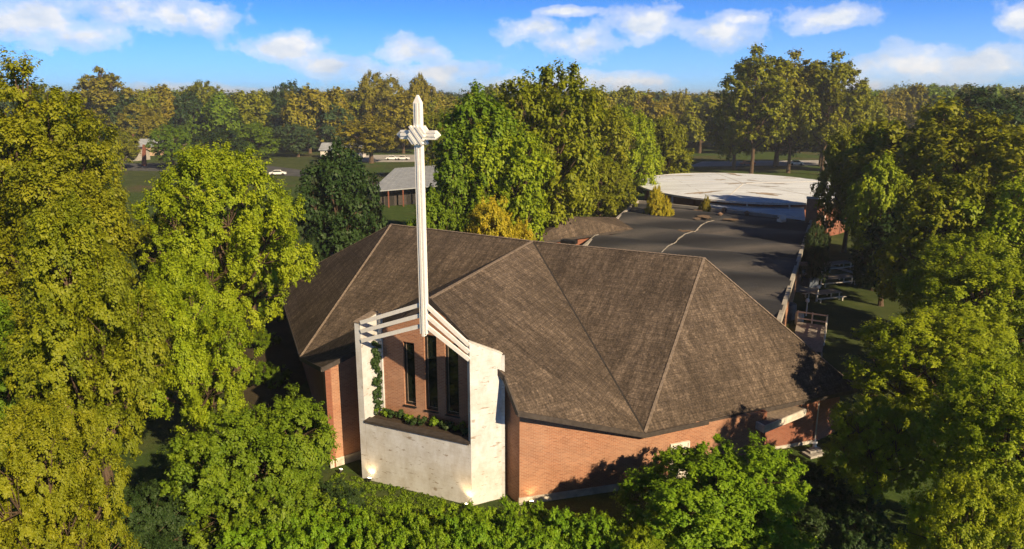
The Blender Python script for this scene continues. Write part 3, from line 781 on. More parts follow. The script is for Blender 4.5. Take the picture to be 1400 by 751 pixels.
# ------------------------------------------------------------------ low building behind the dark tree
LB = empty('porch_house', at_z(540, 300, 0), 'brick house with sloping grey metal roof and dark porch, right of the dark tree', 'house')
zl_ = 4.0
h0 = at_z(505, 262, 3.3); h1 = at_z(600, 254, 3.6); h2 = at_z(600, 226, 5.2); h3 = at_z(540, 230, 5.0)
mb = MB(); mb.slab([h0, h1, h2, h3], .18)
mr = mb.build('roof', M['metalroof'], LB)
mb = MB()
for i in range(1, 12): t = i / 12; mb.beam(h0.lerp(h1, t) + Vector((0, 0, .02)), h3.lerp(h2, t) + Vector((0, 0, .02)), .06, .05)
mb.build('standing_seam', M['metalroof'], mr)
mb = MB(); cc = (h0 + h1 + h2 + h3) / 4
fr_ = (h1 - h0).normalized(); bk = Vector((-fr_.y, fr_.x, 0)).normalized()
base = [V2(h0) + fr_ * 1 + bk * 2.4, V2(h1) - fr_ * .6 + bk * 2.4, V2(h1) + bk * 16, V2(h0) + fr_ * 1 + bk * 16]
mb.prism(base, 0, 3.3); mb.build('wall', M['fascia'], LB)  # brick in porch shade: the shade is put into this dark colour
for k_ in range(5):
    p = V2(h0.lerp(h1, .06 + k_ * .21)) + bk * .3; mb = MB(); mb.beam(p, p + Vector((0, 0, 3.12 + .02)), .22, .22); mb.build('porch_post', M['rust'], LB)
for k_ in range(2):
    p = base[0].lerp(base[1], .3 + .35 * k_); mb = MB(); mb.prism([p - fr_ * .9 - bk * .03, p + fr_ * .9 - bk * .03, p + fr_ * .9 + bk * .1, p - fr_ * .9 + bk * .1], 0.02, 2.4); mb.build('doorway', M['black'], LB)

# ------------------------------------------------------------------ far buildings on the left
def small_house(px, py, w, d, h, rh, rot, wm, rm, label, name='house'):
    p = at_z(px, py, 0); o = empty(name, p, label, 'house'); Rm = Matrix.Rotation(rot, 3, 'Z')
    def q(x, y, z): v = Rm @ Vector((x, y, 0)); return Vector((p.x + v.x, p.y + v.y, z))
    mb = MB(); mb.prism([q(-w / 2, -d / 2, 0), q(w / 2, -d / 2, 0), q(w / 2, d / 2, 0), q(-w / 2, d / 2, 0)], 0, h)
    for s in (-1, 1): 
        f = [q(s * w / 2, -d / 2, h), q(s * w / 2, d / 2, h), q(s * w / 2, 0, h + rh)]; mb.poly(f if s > 0 else list(reversed(f)))
    mb.build('wall', wm, o); mb = MB(); ov = .5
    for s in (-1, 1):
        f = [q(-w / 2 - ov, s * (d / 2 + ov), h - .15), q(w / 2 + ov, s * (d / 2 + ov), h - .15), q(w / 2 + ov, 0, h + rh + .06), q(-w / 2 - ov, 0, h + rh + .06)]
        mb.slab(f if s < 0 else list(reversed(f)), .2)
    mb.build('roof', rm, o)
    for k_ in range(3):
        x = -w / 2 + w * (k_ + 1) / 4; m2 = MB(); m2.prism([q(x - .6, -d / 2 - .05, 0), q(x + .6, -d / 2 - .05, 0), q(x + .6, -d / 2 + .1, 0), q(x - .6, -d / 2 + .1, 0)], h * .35, h * .8); m2.build('window', M['glass'], o)
    return o
small_house(205, 212, 16, 9, 3.6, 2.2, .1, M['tan'], M['metalroof'], 'far tan house with grey gable roof beyond the meadow at left')
small_house(180, 219, 9, 7, 2.8, 1.6, -.2, M['concrete'], M['fascia'], 'far low grey shed in front of the tan house')
small_house(238, 211, 9, 7, 3.8, 1.8, .3, M['tan'], M['cap'], 'far tan cottage with brown roof right of the leaning red poles')
small_house(318, 226, 7, 6, 2.6, 2.0, .3, M['concrete'], M['fascia'], 'far grey hut with dark roof behind the bright green tree')
small_house(470, 215, 14, 9, 3, 2, 0, M['whitew'], M['metalroof'], 'far white house between the distant trees left of the cross')
for i, (a, b, w_, lab) in enumerate((((181, 183), (187, 210), .9, 'rusty red steel slab leaning left in front of the far tan house'), ((197, 198), (197, 227), 1.0, 'upright rusty red steel slab right of the leaning one'))):
    q = at_z(b[0], b[1], 0); top = at_y(a[0], a[1], q.y); mb = MB()
    mb.beam(q - Vector((0, 0, .1)), top, w_ * 1.5, .4, up=(0, 1, 0), taper=.55); root = q
    tag(mb.build('steel_slab', M['rust'], off=q), lab, 'sculpture')

# parked cars far away
def car_mesh(paint):
    o = empty('parked_car', (0, 0, 0)); b = MB()
    prof = [(-2.2, .35), (-2.2, .85), (-1.45, .95), (-.9, 1.42), (.75, 1.45), (1.45, .98), (2.2, .82), (2.25, .35)]
    w = .88
    b.poly([(x, -w, z) for x, z in prof]); b.poly([(x, w, z) for x, z in reversed(prof)])
    for (x0, z0), (x1, z1) in zip(prof, prof[1:] + prof[:1]): b.poly([(x0, w, z0), (x1, w, z1), (x1, -w, z1), (x0, -w, z0)])
    b.build('body', paint, o, bevel=.05); g3 = MB()
    for s in (-1, 1):
        f = [(-1.35, s * (w + .006), .96), (1.3, s * (w + .006), .98), (.7, s * (w + .006), 1.36), (-.85, s * (w + .006), 1.34)]
        g3.poly(f if s < 0 else list(reversed(f)))
    g3.poly([(1.42, -.7, 1.02), (1.42, .7, 1.02), (.84, .62, 1.42), (.84, -.62, 1.42)])
    g3.build('window', M['glass'], o)
    for x in (-1.35, 1.35):
        for s in (-1, 1):
            wb = MB(); wb.tube([(x, s * .72, .34), (x, s * .92, .34)], [.34, .34], 16); wb.build('wheel', M['rubber'], o)
    return o
paintw = flat('car_paint_white', (.75, .75, .76), .25, .03, 1, .5); paintr = flat('car_paint_red', (.45, .10, .04), .3, .05, 1, .5)
cw = car_mesh(paintw)
cars = [(380, 240, .2, 'w', 'white car parked at the edge of the meadow behind the bright green tree'),
        (536, 219, .1, 'w', 'leftmost far white car in the car park left of the cross'), (551, 219, -.05, 'w', 'far white car in the car park closest to the cross on its left'),
        (1022, 226, .1, 'r', 'far orange red car under the tall trees beyond the white roof'), (1088, 226, -.1, 'w', 'far white car under the tall trees right of the red car')]
first = True
cr_ = None
for (px, py, rz, k_, lab) in cars:
    if k_ == 'w':
        o = cw if first else link_copy(cw); first = False
    else: o = car_mesh(paintr)
    o.location = V2(at_z(px, py, 0), 0.02); o.rotation_euler.z = rz; tag(o, lab, 'car', 'cars parked far away')

# ------------------------------------------------------------------ garden side things
def table(px, py, rz, lab, w=1.8, d=3.0, posts=True):
    p = at_z(px, py, 0); o = empty('platform_table', p, lab, 'table', 'weathered tables on the side lawn')
    Rm = Matrix.Rotation(rz, 3, 'Z')
    def q(x, y, z): v = Rm @ Vector((x, y, 0)); return Vector((p.x + v.x, p.y + v.y, z))
    b = MB(); n = 7
    for i in range(n):
        x = -w / 2 + w * (i + .5) / n; b.beam(q(x, -d / 2, .76), q(x, d / 2, .76), w / n - .02, .05)
    b.build('tabletop', M['wood'], o)
    for sx in (-1, 1):
        for sy in (-1, 1):
            b = MB(); b.beam(q(sx * w * .4, sy * d * .42, 0), q(sx * w * .4, sy * d * .42, .73), .1, .1); b.build('leg', M['woodw'], o)
    for s in (-1, 1):
        b = MB(); b.beam(q(s * (w / 2 + .4), -d / 2, .43), q(s * (w / 2 + .4), d / 2, .43), .28, .05)
        for e in (-.4, .4): b.beam(q(s * (w / 2 + .4), d * e, 0), q(s * (w / 2 + .4), d * e, .4), .08, .2)
        b.build('bench', M['woodw'], o)
    return o
table(1141, 368, -1.2, 'weathered grey picnic table farthest along the side lawn', 1.4, 4.6)
table(1138, 388, -1.25, 'weathered grey picnic table in the middle of the side lawn', 1.5, 5.0)
table(1126, 409, -1.25, 'weathered grey picnic table nearest the white railed deck', 1.4, 3.4)
DK = empty('railed_deck', at_z(1106, 455, 0), 'grey plank deck with a white railing beside the church roof corner', 'deck')
d0, d1, d2, d3 = at_z(1090, 440, .4), at_z(1130, 446, .4), at_z(1124, 482, .4), at_z(1082, 476, .4)
b = MB(); n = 16
for i in range(n):
    a = d0.lerp(d3, (i + .5) / n); e = d1.lerp(d2, (i + .5) / n); b.beam(a, e, (d3 - d0).length / n - .03, .06, )
b.build('planks', M['wood'], DK)
for (a, e) in ((d0, d1), (d1, d2.lerp(d1, .4))):
    b = MB(); L_ = (e - a).length
    for z in (.35, .95): b.beam(a + Vector((0, 0, z)), e + Vector((0, 0, z)), .07, .12)
    for i in range(int(L_ / .9) + 1): p = a.lerp(e, i / int(L_ / .9)); b.beam(V2(p), V2(p, 1.45), .1, .1)
    b.build('railing', M['woodw'], DK)
b = MB()
for p in (d0, d1, d2, d3): b.beam(V2(p.lerp((d0 + d2) / 2, .03)), V2(p.lerp((d0 + d2) / 2, .03), .36), .14, .14)
b.build('leg', M['wood'], DK)
def barrel(px, py, m, lab, r=.45, h=1.0, name='barrel'):
    p = at_z(px, py, 0); b = MB(); b.tube([p, p + Vector((0, 0, .1 * h)), p + Vector((0, 0, .5 * h)), p + Vector((0, 0, .9 * h)), p + Vector((0, 0, h))], [r * .86, r * .93, r, r * .93, r * .84], 18)
    tag(b.build(name, m, off=p, smooth=True), lab, name)
barrel(1079, 436, M['tarp'], 'dark round barrel by the brick wall next to the railed deck', .6, 1.5)
M['bluegrey'] = flat('pale_blue_plastic', (0.33, 0.42, 0.44), 0.5, 0.2, 4)
barrel(1092, 444, M['bluegrey'], 'pale blue grey bin between the dark barrel and the deck railing', .4, 1.2, 'bin')
def figure_post(px, py, h, lab, m=None):     # slim white yard lamp
    p = at_z(px, py, 0); o = empty('yard_lamp', p, lab, 'lamp', 'white yard lamps')
    b = MB(); b.tube([p, p + Vector((0, 0, h))], [.06, .05], 8); b.build('post', M['whitew'], o)
    b = MB(); b.tube([p + Vector((0, 0, h)), p + Vector((0, 0, h + .12)), p + Vector((0, 0, h + .34)), p + Vector((0, 0, h + .42))], [.08, .2, .16, .05], 10); b.build('lamp_head', M['white'], o)
for px, py, lab in ((1127, 372, 'white yard lamp beside the farthest picnic table'), (1122, 392, 'white yard lamp beside the middle picnic table'), (1117, 412, 'white yard lamp beside the nearest picnic table'), (1102, 432, 'white yard lamp at the corner of the railed deck')):
    figure_post(px, py, 1.3, lab)
b = MB(); p = at_z(1108, 392, 0); b.box(p, 1.3, 1.0, 1.0, .4); b.box(p + Vector((0, 0, 1.002)), 1.1, .8, .08, .4)
tag(b.build('air_unit', M['tarp'], off=p, bevel=.03), 'dark air conditioning unit on the grass by the wing wall', 'air conditioner')
sheet('side_path', gp((1088, 400), (1098, 355), (1112, 355), (1118, 400)), 0.03, M['pave'])
sheet('garden_path', gp((1128, 364), (1129, 361), (1185, 376), (1184, 379)), 0.02, M['pave'])
b = MB(); p = at_z(1112, 622, 0); b.box(p, 1.1, .7, .14, .4); b.box(p + Vector((.1, .2, .14)), .9, .35, .12, .4)
tag(b.build('stone_step', M['concrete'], off=p), 'pale stone step outside the porch corner at right of church', 'step')
def statue(px, py, h, lab):
    p = at_z(px, py, 0); o = empty('garden_statue', p, lab, 'statue'); b = MB(); b.box(p, .5 * h, .5 * h, .18 * h, .3); b.build('base', M['plinth'], o)
    b = MB(); z = [.18, .3, .5, .66, .76, .8, .84, .9, .96, 1.0]; r = [.17, .16, .13, .15, .13, .055, .05, .085, .075, .02]
    b.tube([p + Vector((0, 0, q * h)) for q in z], [q * h for q in r], 14)
    for s in (-1, 1): b.tube([p + Vector((s * .13 * h, 0, .74 * h)), p + Vector((s * .17 * h, -.04 * h, .6 * h)), p + Vector((s * .05 * h, -.14 * h, .58 * h))], [.05 * h, .04 * h, .03 * h], 8)
    b.build('figure', M['white'], o, smooth=True)
statue(1113, 616, .75, 'small white garden statue on the step by the church porch')
statue(468, 327, 1.9, 'white garden statue at the foot of the dark tree')
statue(441, 345, 1.7, 'white garden statue by the driveway behind the church roof')

# ------------------------------------------------------------------ floodlights at the tower foot
def floodlight(px, py, lab, aim, e=60):
    p = at_z(px, py, 0); o = empty('floodlight', p, lab, 'floodlight', 'garden floodlights')
    b = MB(); b.beam(p, p + Vector((0, 0, .14)), .05, .05); b.build('stake', M['black'], o)
    b = MB(); d = (Vector(aim) - p).normalized(); c = p + Vector((0, 0, .2))
    b.tube([c - d * .1, c, c + d * .1], [.05, .09, .11], 12); b.build('housing', M['black'], o)
    em_, t, bb = mat('lamp_glow', .5); bb.inputs['Emission Color'].default_value = (1, .72, .38, 1); bb.inputs['Emission Strength'].default_value = 9
    b = MB(); b.tube([c + d * .102, c + d * .135], [.105, .07], 12); b.build('lens', em_, o)
    ld = bpy.data.lights.new('floodlight_lamp', 'SPOT'); lo = bpy.data.objects.new('lamp', ld); COL.objects.link(lo)
    ld.energy = e; ld.color = (1, .62, .28); ld.spot_size = radians(110); ld.spot_blend = .8; ld.shadow_soft_size = .06
    lo.parent = o; lo.location = (c + d * .17) - p; lo.rotation_euler = (-(d)).to_track_quat('Z', 'Y').to_euler()
floodlight(505, 661, 'small lit floodlight at the left foot of the white planter wall', Q1 + Vector((.3, .2, 1.2)), 28)
floodlight(466, 649, 'small lit floodlight on the grass below the left brick wall', Flw.lerp(Elw, .5) + Vector((0, 0, 1.5)), 25)
floodlight(638, 697, 'small lit floodlight at the right foot of the white planter wall', Q2 + Vector((0, .1, 1.2)), 45)
floodlight(727, 693, 'small lit floodlight at the foot of the right brick wall corner', Fw + Vector((.6, .2, 1.0)), 18)

# ------------------------------------------------------------------ foliage
def leaves_mesh(name, cen, cr, nl, ls, seed, outw=None, up=0.25, asp=1.6, flatz=1.0, shell=0.5, mats=None):
    """cen (n,3) clump centres, cr (n) radii, nl leaves in each"""
    rg = np.random.default_rng(seed); n = len(cen); T = n * nl
    idx = np.repeat(np.arange(n), nl)
    if outw is None:
        d = rg.normal(size=(T, 3)); d /= np.linalg.norm(d, axis=1)[:, None]
        rr = cr[idx] * (shell + (1 - shell) * rg.random(T) ** .7) * (0.85 + .3 * rg.random(T))
        off = d * rr[:, None]; off[:, 2] *= flatz
        pos = cen[idx] + off
        nrm = d * 1.0 + rg.normal(size=(T, 3)) * .34; nrm[:, 2] += up
    else:                       # leaves set along twigs that fan out from the limb side of each clump
        K = 9
        td = outw[:, None, :] * .75 + rg.normal(size=(n, K, 3)) * .62; td[:, :, 2] += .42
        td /= np.linalg.norm(td, axis=2)[:, :, None]
        tl = cr[:, None] * rg.uniform(.8, 2.15, (n, K))
        k = rg.integers(0, K, T); D = td[idx, k]; L = tl[idx, k]
        t = rg.random(T) ** .65
        base_ = cen[idx] - outw[idx] * (cr[idx] * .65)[:, None]
        sp = cr[idx] * (.30 - .16 * t)
        pos = base_ + D * (L * t)[:, None] + rg.normal(size=(T, 3)) * sp[:, None]
        pos[:, 2] -= .18 * cr[idx] * t * t * (1 - D[:, 2])
        lat = pos - (base_ + D * (L * t)[:, None]); lat /= np.linalg.norm(lat, axis=1)[:, None] + 1e-6
        nrm = D * .45 + lat * .45 + outw[idx] * .35 + rg.normal(size=(T, 3)) * .34; nrm[:, 2] += up + .25
    nrm /= np.linalg.norm(nrm, axis=1)[:, None]
    t = np.cross(nrm, rg.normal(size=(T, 3))); t /= np.linalg.norm(t, axis=1)[:, None] + 1e-9
    b = np.cross(nrm, t); s = ls * (.6 + .8 * rg.random(T))[:, None]
    v = np.empty((T, 4, 3)); v[:, 0] = pos - t * s * asp / 2; v[:, 1] = pos - b * s / 2 + nrm * s * .12; v[:, 2] = pos + t * s * asp / 2; v[:, 3] = pos + b * s / 2 + nrm * s * .12
    me = bpy.data.meshes.new(name); me.vertices.add(T * 4); me.vertices.foreach_set('co', v.astype(np.float32).ravel())
    me.loops.add(T * 4); me.loops.foreach_set('vertex_index', np.arange(T * 4, dtype=np.int32))
    me.polygons.add(T); me.polygons.foreach_set('loop_start', np.arange(0, T * 4, 4, dtype=np.int32)); me.polygons.foreach_set('loop_total', np.full(T, 4, dtype=np.int32))
    ct = rg.random(n); tint = np.clip(ct[idx] * .6 + rg.random(T) * .4, 0, 1)
    a = me.attributes.new('tint', 'FLOAT', 'FACE'); a.data.foreach_set('value', tint.astype(np.float32))
    me.materials.append(LEAF['green']); me.update(calc_edges=True); return me
def make_tree(seed, H, R, base, nlobe, ncl, nl, ls, crad, tall=0.0, lobe=0.42, tr=0.028, round_=0.5, gap=.84):
    """H height, R crown radius, base = height where the crown starts"""
    rg = np.random.default_rng(seed); cz = (H + base) / 2; hz = (H - base) / 2
    lobes = []
    for i in range(nlobe):
        k = (i + .5) / nlobe; zz = -0.85 + 1.65 * k; a = i * 2.39996 + rg.uniform(-.6, .6)
        prof = max(.06, 1 - abs(zz) ** (2.0 + 1.2 * round_)) ** .5 * (1 - tall * max(0, zz) * .55)
        lr = lobe * rg.uniform(.55, 1.25)
        rad = prof * R * rg.uniform(.72, 1.12) - lr * R * .55
        rad = max(rad, .1 * R) if zz < .6 else max(rad, 0)
        lobes.append((rad * cos(a), rad * sin(a), cz + zz * hz * .86 + rg.uniform(-.06, .06) * hz, lr * R))
    lobes.append((rg.uniform(-.12, .12) * R, rg.uniform(-.12, .12) * R, H - lobe * R * .6, lobe * R * .62))
    lobes.append((0, 0, cz, R * .45)); lobes.append((0, 0, cz + hz * .4, R * .36))
    lobes = np.array(lobes); tot = (lobes[:, 3] ** 2).sum(); C_, O_ = [], []
    for (x, y, z, r) in lobes:
        per = int(ncl * r * r / tot)
        d = rg.normal(size=(per * 4, 3)); d[:, 2] = d[:, 2] * .85 + .3; d /= np.linalg.norm(d, axis=1)[:, None]
        rr = r * rg.uniform(.78, 1.12, len(d)); o_ = rg.random(len(d)) < .10; rr[o_] *= 1.22
        q = np.array([x, y, z]) + d * rr[:, None]
        dd = np.min(np.linalg.norm(q[:, None, :] - lobes[None, :, :3], axis=2) / lobes[None, :, 3], axis=1)
        q = q[dd > .74]
        keep = []                                            # keep clumps apart so that gaps stay between them
        for p in q:
            if len(keep) >= per: break
            if not keep or np.min(np.linalg.norm(np.array(keep) - p, axis=1)) > crad * gap: keep.append(p)
        if keep: q = np.array(keep); C_.append(q); O_.append(q - np.array([x, y, z - .3 * r]))
    C_ = np.concatenate(C_); O_ = np.concatenate(O_); O_ /= np.linalg.norm(O_, axis=1)[:, None] + 1e-6
    cr = crad * rg.uniform(.55, 1.3, len(C_))
    crown = leaves_mesh('crown', C_, cr, nl, ls, seed + 1, O_)
    b = MB(); r0 = H * tr; j = rg.uniform(-.03, .03, 2) * H
    tp = Vector((j[0], j[1], cz + hz * .35)); fork = Vector((j[0] * .3, j[1] * .3, max(base * .75, H * .14)))
    b.tube([(0, 0, -.2), (0, 0, .25), fork * .5, fork, fork.lerp(tp, .5) + Vector((j[1], j[0], 0)), tp], [r0 * 1.5, r0 * 1.1, r0 * .95, r0 * .85, r0 * .5, r0 * .18], 9)
    for i, (x, y, z, r) in enumerate(lobes[:-2]):
        t = min(.8, max(0, (z - base) / (H - base) * .7)); s = fork.lerp(tp, t); e = Vector((x, y, z)); m_ = s.lerp(e, .5) + Vector((0, 0, -abs(e.z - s.z) * .12 + .08 * r))
        b.tube([s, m_, e], [r0 * .42, r0 * .28, r0 * .1], 6)
        for k in range(6):
            a = rg.normal(size=3); a[2] += .3; a /= np.linalg.norm(a); f = e + Vector(a) * r * .95; b.tube([m_.lerp(e, .6), f], [r0 * .13, r0 * .03], 5)
    tm = b.mesh('trunk', BARK, smooth=True)
    hr = np.hypot(C_[:, 0], C_[:, 1])
    return dict(crown=crown, trunk=tm, H=float(C_[:, 2].max() + crad * .8), R=float(np.percentile(hr, 97.5) + crad * .7))
PR = dict(
    a=make_tree(11, 14, 5.2, 3.6, 20, 600, 330, .095, .50),
    b=make_tree(23, 14, 5.2, 3.2, 24, 640, 300, .095, .46, lobe=.36),
    c=make_tree(37, 16, 4.2, 4.2, 22, 600, 300, .095, .48, tall=.8, lobe=.38, gap=.95),
    big=make_tree(39, 22, 6.2, 4.0, 30, 900, 260, .12, .60, tall=.7, lobe=.34, gap=.95),
    bush=make_tree(41, 7.4, 3.9, .2, 22, 820, 230, .085, .36, lobe=.40, tr=.02, round_=1, gap=.75),
    shrub=make_tree(47, 2.2, 1.5, .05, 10, 170, 150, .065, .20, lobe=.42, tr=.02, round_=1, gap=.7),
    m1=make_tree(51, 18, 6.5, 2.5, 22, 520, 90, .26, .72),
    m2=make_tree(57, 18, 5.8, 2.0, 26, 520, 90, .26, .68, tall=.6, lobe=.34),
    m3=make_tree(59, 18, 6.0, 3.5, 18, 420, 90, .26, .74, lobe=.34),
    tall=make_tree(61, 30, 7.2, 6.0, 30, 520, 70, .36, .85, tall=.3, lobe=.26, tr=.014),
    f1=make_tree(71, 18, 7.0, 1.0, 16, 240, 50, .55, 1.1),
    f2=make_tree(73, 18, 6.0, 1.0, 20, 240, 50, .50, 1.0, tall=.7, lobe=.34),
    f3=make_tree(79, 18, 6.5, 2.0, 14, 200, 45, .55, 1.1, lobe=.34),
)
def tree(kind, x, y, H, R_, leafk, label=None, cat='tree', group=None, name='tree', rz=None, z=0):
    p = PR[kind]; o = empty(name, (x, y, z), label, cat, group)
    o.rotation_euler.z = rz if rz is not None else random.uniform(0, 6.28)
    s = R_ / p['R']; o.scale = (s, s, H / p['H'])
    c = bpy.data.objects.new('crown', p['crown']); COL.objects.link(c); c.parent = o
    c.material_slots[0].link = 'OBJECT'; c.material_slots[0].material = LEAF[leafk]
    t = bpy.data.objects.new('trunk', p['trunk']); COL.objects.link(t); t.parent = o
    return o
def tree_px(kind, px, Y, top, R_, leafk, label, **kw):
    q = at_y(px, top, Y); d = q.y * cos(P_) + (CH - q.z) * sin(P_)
    return tree(kind, q.x, Y + 0.0, q.z * 1.02, R_, leafk, label, **kw)
random.seed(7)
# foreground and flanks
tree_px('big', 22, 44, 88, 5.9, 'olive', 'very tall olive tree at the far left edge, top level with the skyline')
tree_px('c', 95, 29, 275, 3.0, 'olive', 'golden olive tree with a bare trunk showing, in front of the very tall left one')
tree_px('b', 300, 51, 202, 5.9, 'bright', 'bright yellow green tree left of the church roof')
tree_px('a', 243, 37, 352, 3.6, 'bright', 'lower yellow green tree in front of the one left of the roof')
tree_px('b', 45, 22, 560, 2.6, 'olive', 'olive tree in the bottom left corner')
tree_px('c', -60, 31, 400, 3.4, 'green', 'green tree cut by the left edge of the view, behind the corner tree')
tree_px('bush', 342, 30.5, 544, 3.95, 'green', 'large round dark green bush left of the tower', name='bush', cat='bush')
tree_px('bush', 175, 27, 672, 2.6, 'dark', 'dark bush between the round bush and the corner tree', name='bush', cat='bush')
tree_px('bush', 985, 29.0, 612, 4.3, 'hedge', 'broad mid green bush below the right brick wall', name='bush', cat='bush')
tree_px('bush', 1095, 33.5, 640, 2.2, 'dark', 'low dark bush by the porch right of the broad bush', name='bush', cat='bush')
tree_px('bush', 880, 26.6, 712, 1.5, 'bright', 'small bright bush at the bottom edge in front of the broad bush', name='bush', cat='bush')
tree_px('a', 1362, 47, 326, 6.0, 'bright', 'tall yellow green tree at the right edge above the others')
tree_px('b', 1300, 38, 436, 5.2, 'bright', 'wide yellow green tree right of the porch corner')
tree_px('b', 1208, 32.5, 548, 2.7, 'bright', 'lower green tree nearest the porch corner')
tree_px('a', 1400, 28, 500, 3.8, 'bright', 'yellow green tree cut by the right edge below the tall one')
tree_px('b', 1340, 21.5, 668, 2.5, 'bright', 'small green tree in the bottom right corner')
tree_px('c', 1262, 45, 425, 2.6, 'bright', 'narrow yellow green tree behind the wide one at right')
# hedge shrubs in front of the tower
hedge_lab = 'bright green shrub in the hedge row along the bottom of the view before the tower'
random.seed(12)
for i, px in enumerate(range(335, 850, 40)):
    for row in range(2):
        pxx = px + random.uniform(-9, 9) + row * 20; Y = 29.0 - row * 1.5 + random.uniform(-.3, .3)
        x = (pxx - 700) / FP * (Y * cos(P_) + 18 * sin(P_))
        tree('shrub', x, Y, random.uniform(1.9, 2.6) + (.5 if row else 0), random.uniform(1.3, 1.75), random.choice(['hedge', 'hedge', 'bright', 'hedge']), hedge_lab, 'shrub', 'hedge shrubs before the tower', 'shrub')
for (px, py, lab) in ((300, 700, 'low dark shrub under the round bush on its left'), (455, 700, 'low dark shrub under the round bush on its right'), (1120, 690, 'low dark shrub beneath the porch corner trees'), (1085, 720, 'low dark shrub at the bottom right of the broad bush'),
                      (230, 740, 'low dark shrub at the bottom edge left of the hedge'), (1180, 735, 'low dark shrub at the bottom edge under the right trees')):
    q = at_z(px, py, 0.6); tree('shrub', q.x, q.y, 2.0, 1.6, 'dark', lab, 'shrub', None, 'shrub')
for (px, py, h, r_, lab) in ((372, 520, 1.6, 1.5, 'low shrub at the foot of the shaded left church wall, nearest the round bush'), (360, 470, 1.5, 1.6, 'low shrub on the dirt beside the left church wall, middle one'), (372, 432, 1.7, 1.5, 'low shrub by the left eave corner of the church')):
    q = at_z(px, py, .4); tree('shrub', q.x, q.y, h, r_, 'green', lab, 'shrub', None, 'shrub')
# mid trees behind the church
mids = [('m1', 742, 88, 92, 7.6, 'olive', 'tallest tree of the central clump, top against the sky behind the roof'),
        ('m2', 652, 80, 118, 6.2, 'green', 'tall tree just right of the cross'),
        ('m1', 690, 76, 168, 5.5, 'bright', 'yellow green tree in the front of the central clump'),
        ('m3', 815, 118, 122, 7.8, 'olive', 'tall olive tree right of the tallest central one'),
        ('m2', 775, 114, 185, 7.6, 'green', 'green tree in front of the tallest central tree'),
        ('m3', 632, 74, 215, 4.0, 'green', 'dark green tree close behind the cross shaft on its right'),
        ('m1', 858, 128, 148, 6.4, 'bright', 'yellow green tree left of the white round roof'),
        ('m2', 915, 158, 158, 6.0, 'olive', 'rounded olive tree at the right end of the central clump'),
        ('m1', 822, 108, 215, 5, 'olive', 'low olive tree overhanging the left end of the white roof'),
        ('bush', 682, 62, 270, 3.9, 'yellow', 'pale yellow bush just behind the roof ridge'),
        ('bush', 902, 101, 254, 2.2, 'yellow', 'small yellow bush at the left end of the white roof'),
        ('bush', 964, 104, 268, 1.2, 'gold', 'tiny gold bush beside the posts under the white roof'),
        ('m2', 459, 74, 196, 4.5, 'dark', 'dark wide tree left of the porch house'),
        ('m3', 505, 236, 158, 11.5, 'gold', 'golden brown tree behind the dark tree'),
        ('m1', 518, 300, 100, 11, 'gold', 'tall golden tree on the skyline left of the cross top'),
        ('m2', 575, 300, 102, 7.5, 'gold', 'slim golden tree on the skyline behind the cross top'),
        ('m3', 402, 310, 112, 9.5, 'dark', 'dark pointed tree on the skyline left of the golden one'),
        ('m1', 398, 285, 140, 10, 'blue', 'pale grey green tree beyond the meadow'),
        ('m2', 452, 285, 136, 9, 'blue', 'grey green tree right of the pale one beyond the meadow'),
        ('m3', 340, 292, 142, 9.5, 'dark', 'dark tree beyond the meadow left of the pale one'),
        ('m1', 270, 320, 112, 12, 'olive', 'broad olive tree on the left skyline'),
        ('m2', 328, 320, 128, 9.5, 'gold', 'golden olive tree right of the broad skyline one'),
        ('m3', 300, 290, 150, 9, 'dark', 'dark tree below the broad skyline tree'),
        ('m1', 262, 290, 150, 9, 'green', 'green tree behind the tan cottage'),
        ('tall', 135, 285, 93, 12, 'gold', 'tall feathery golden tree on the left skyline'),
        ('m3', 190, 285, 140, 10, 'gold', 'lower golden tree right of the feathery one'),
        ('m1', 110, 100, 165, 5.0, 'olive', 'olive tree beneath the feathery golden one'),
        ('m2', 60, 95, 135, 7.0, 'dark', 'dark tree behind the very tall left tree'),
        ('tall', 1040, 196, 64, 11, 'olive', 'tallest loose crowned tree behind the white roof, left of the pair'),
        ('tall', 1092, 204, 70, 9.8, 'gold', 'tall golden tree in the middle of the group behind the white roof'),
        ('tall', 1140, 198, 72, 10.2, 'olive', 'tall tree at the right of the group behind the white roof'),
        ('m1', 1010, 215, 135, 9, 'olive', 'lower olive tree left of the tall group behind the white roof'),
        ('m3', 1068, 225, 140, 12, 'dark', 'dark tree filling in below the tall group behind the white roof'),
        ('m3', 1130, 225, 150, 11, 'dark', 'dark tree at the right foot of the tall group behind the white roof'),
        ('m2', 1178, 205, 122, 8, 'olive', 'olive tree stepping down right of the tall group'),
        ('m1', 1172, 96, 172, 5.0, 'olive', 'olive tree overhanging the right end of the white roof'),
        ('m2', 1215, 76, 212, 3.6, 'bright', 'bright yellow green tree at the end of the side lawn'),
        ('m3', 1292, 84, 140, 9.6, 'olive', 'massive olive tree above the side lawn at right'),
        ('m1', 1370, 74, 160, 8.0, 'olive', 'tall olive tree at the right edge behind the yellow green one'),
        ('m2', 1228, 92, 168, 6.0, 'green', 'green tree between the bright lawn tree and the overhanging one'),
        ('m1', 1300, 60, 240, 5.2, 'olive', 'olive tree at the right border of the side lawn'),
        ('m2', 1220, 70, 285, 3.4, 'dark', 'low dark tree at the head of the side lawn under the bright one'),
        ('m3', 1395, 55, 250, 5.4, 'bright', 'yellow green tree cut by the right edge, behind and above the tall yellow green one'),
        ('m1', 1352, 120, 122, 9.0, 'dark', 'dark tree on the right skyline'),
        ('bush', 1118, 78, 300, 1.8, 'dark', 'round dark bush by the far end of the wing wall'),
        ]
random.seed(31)
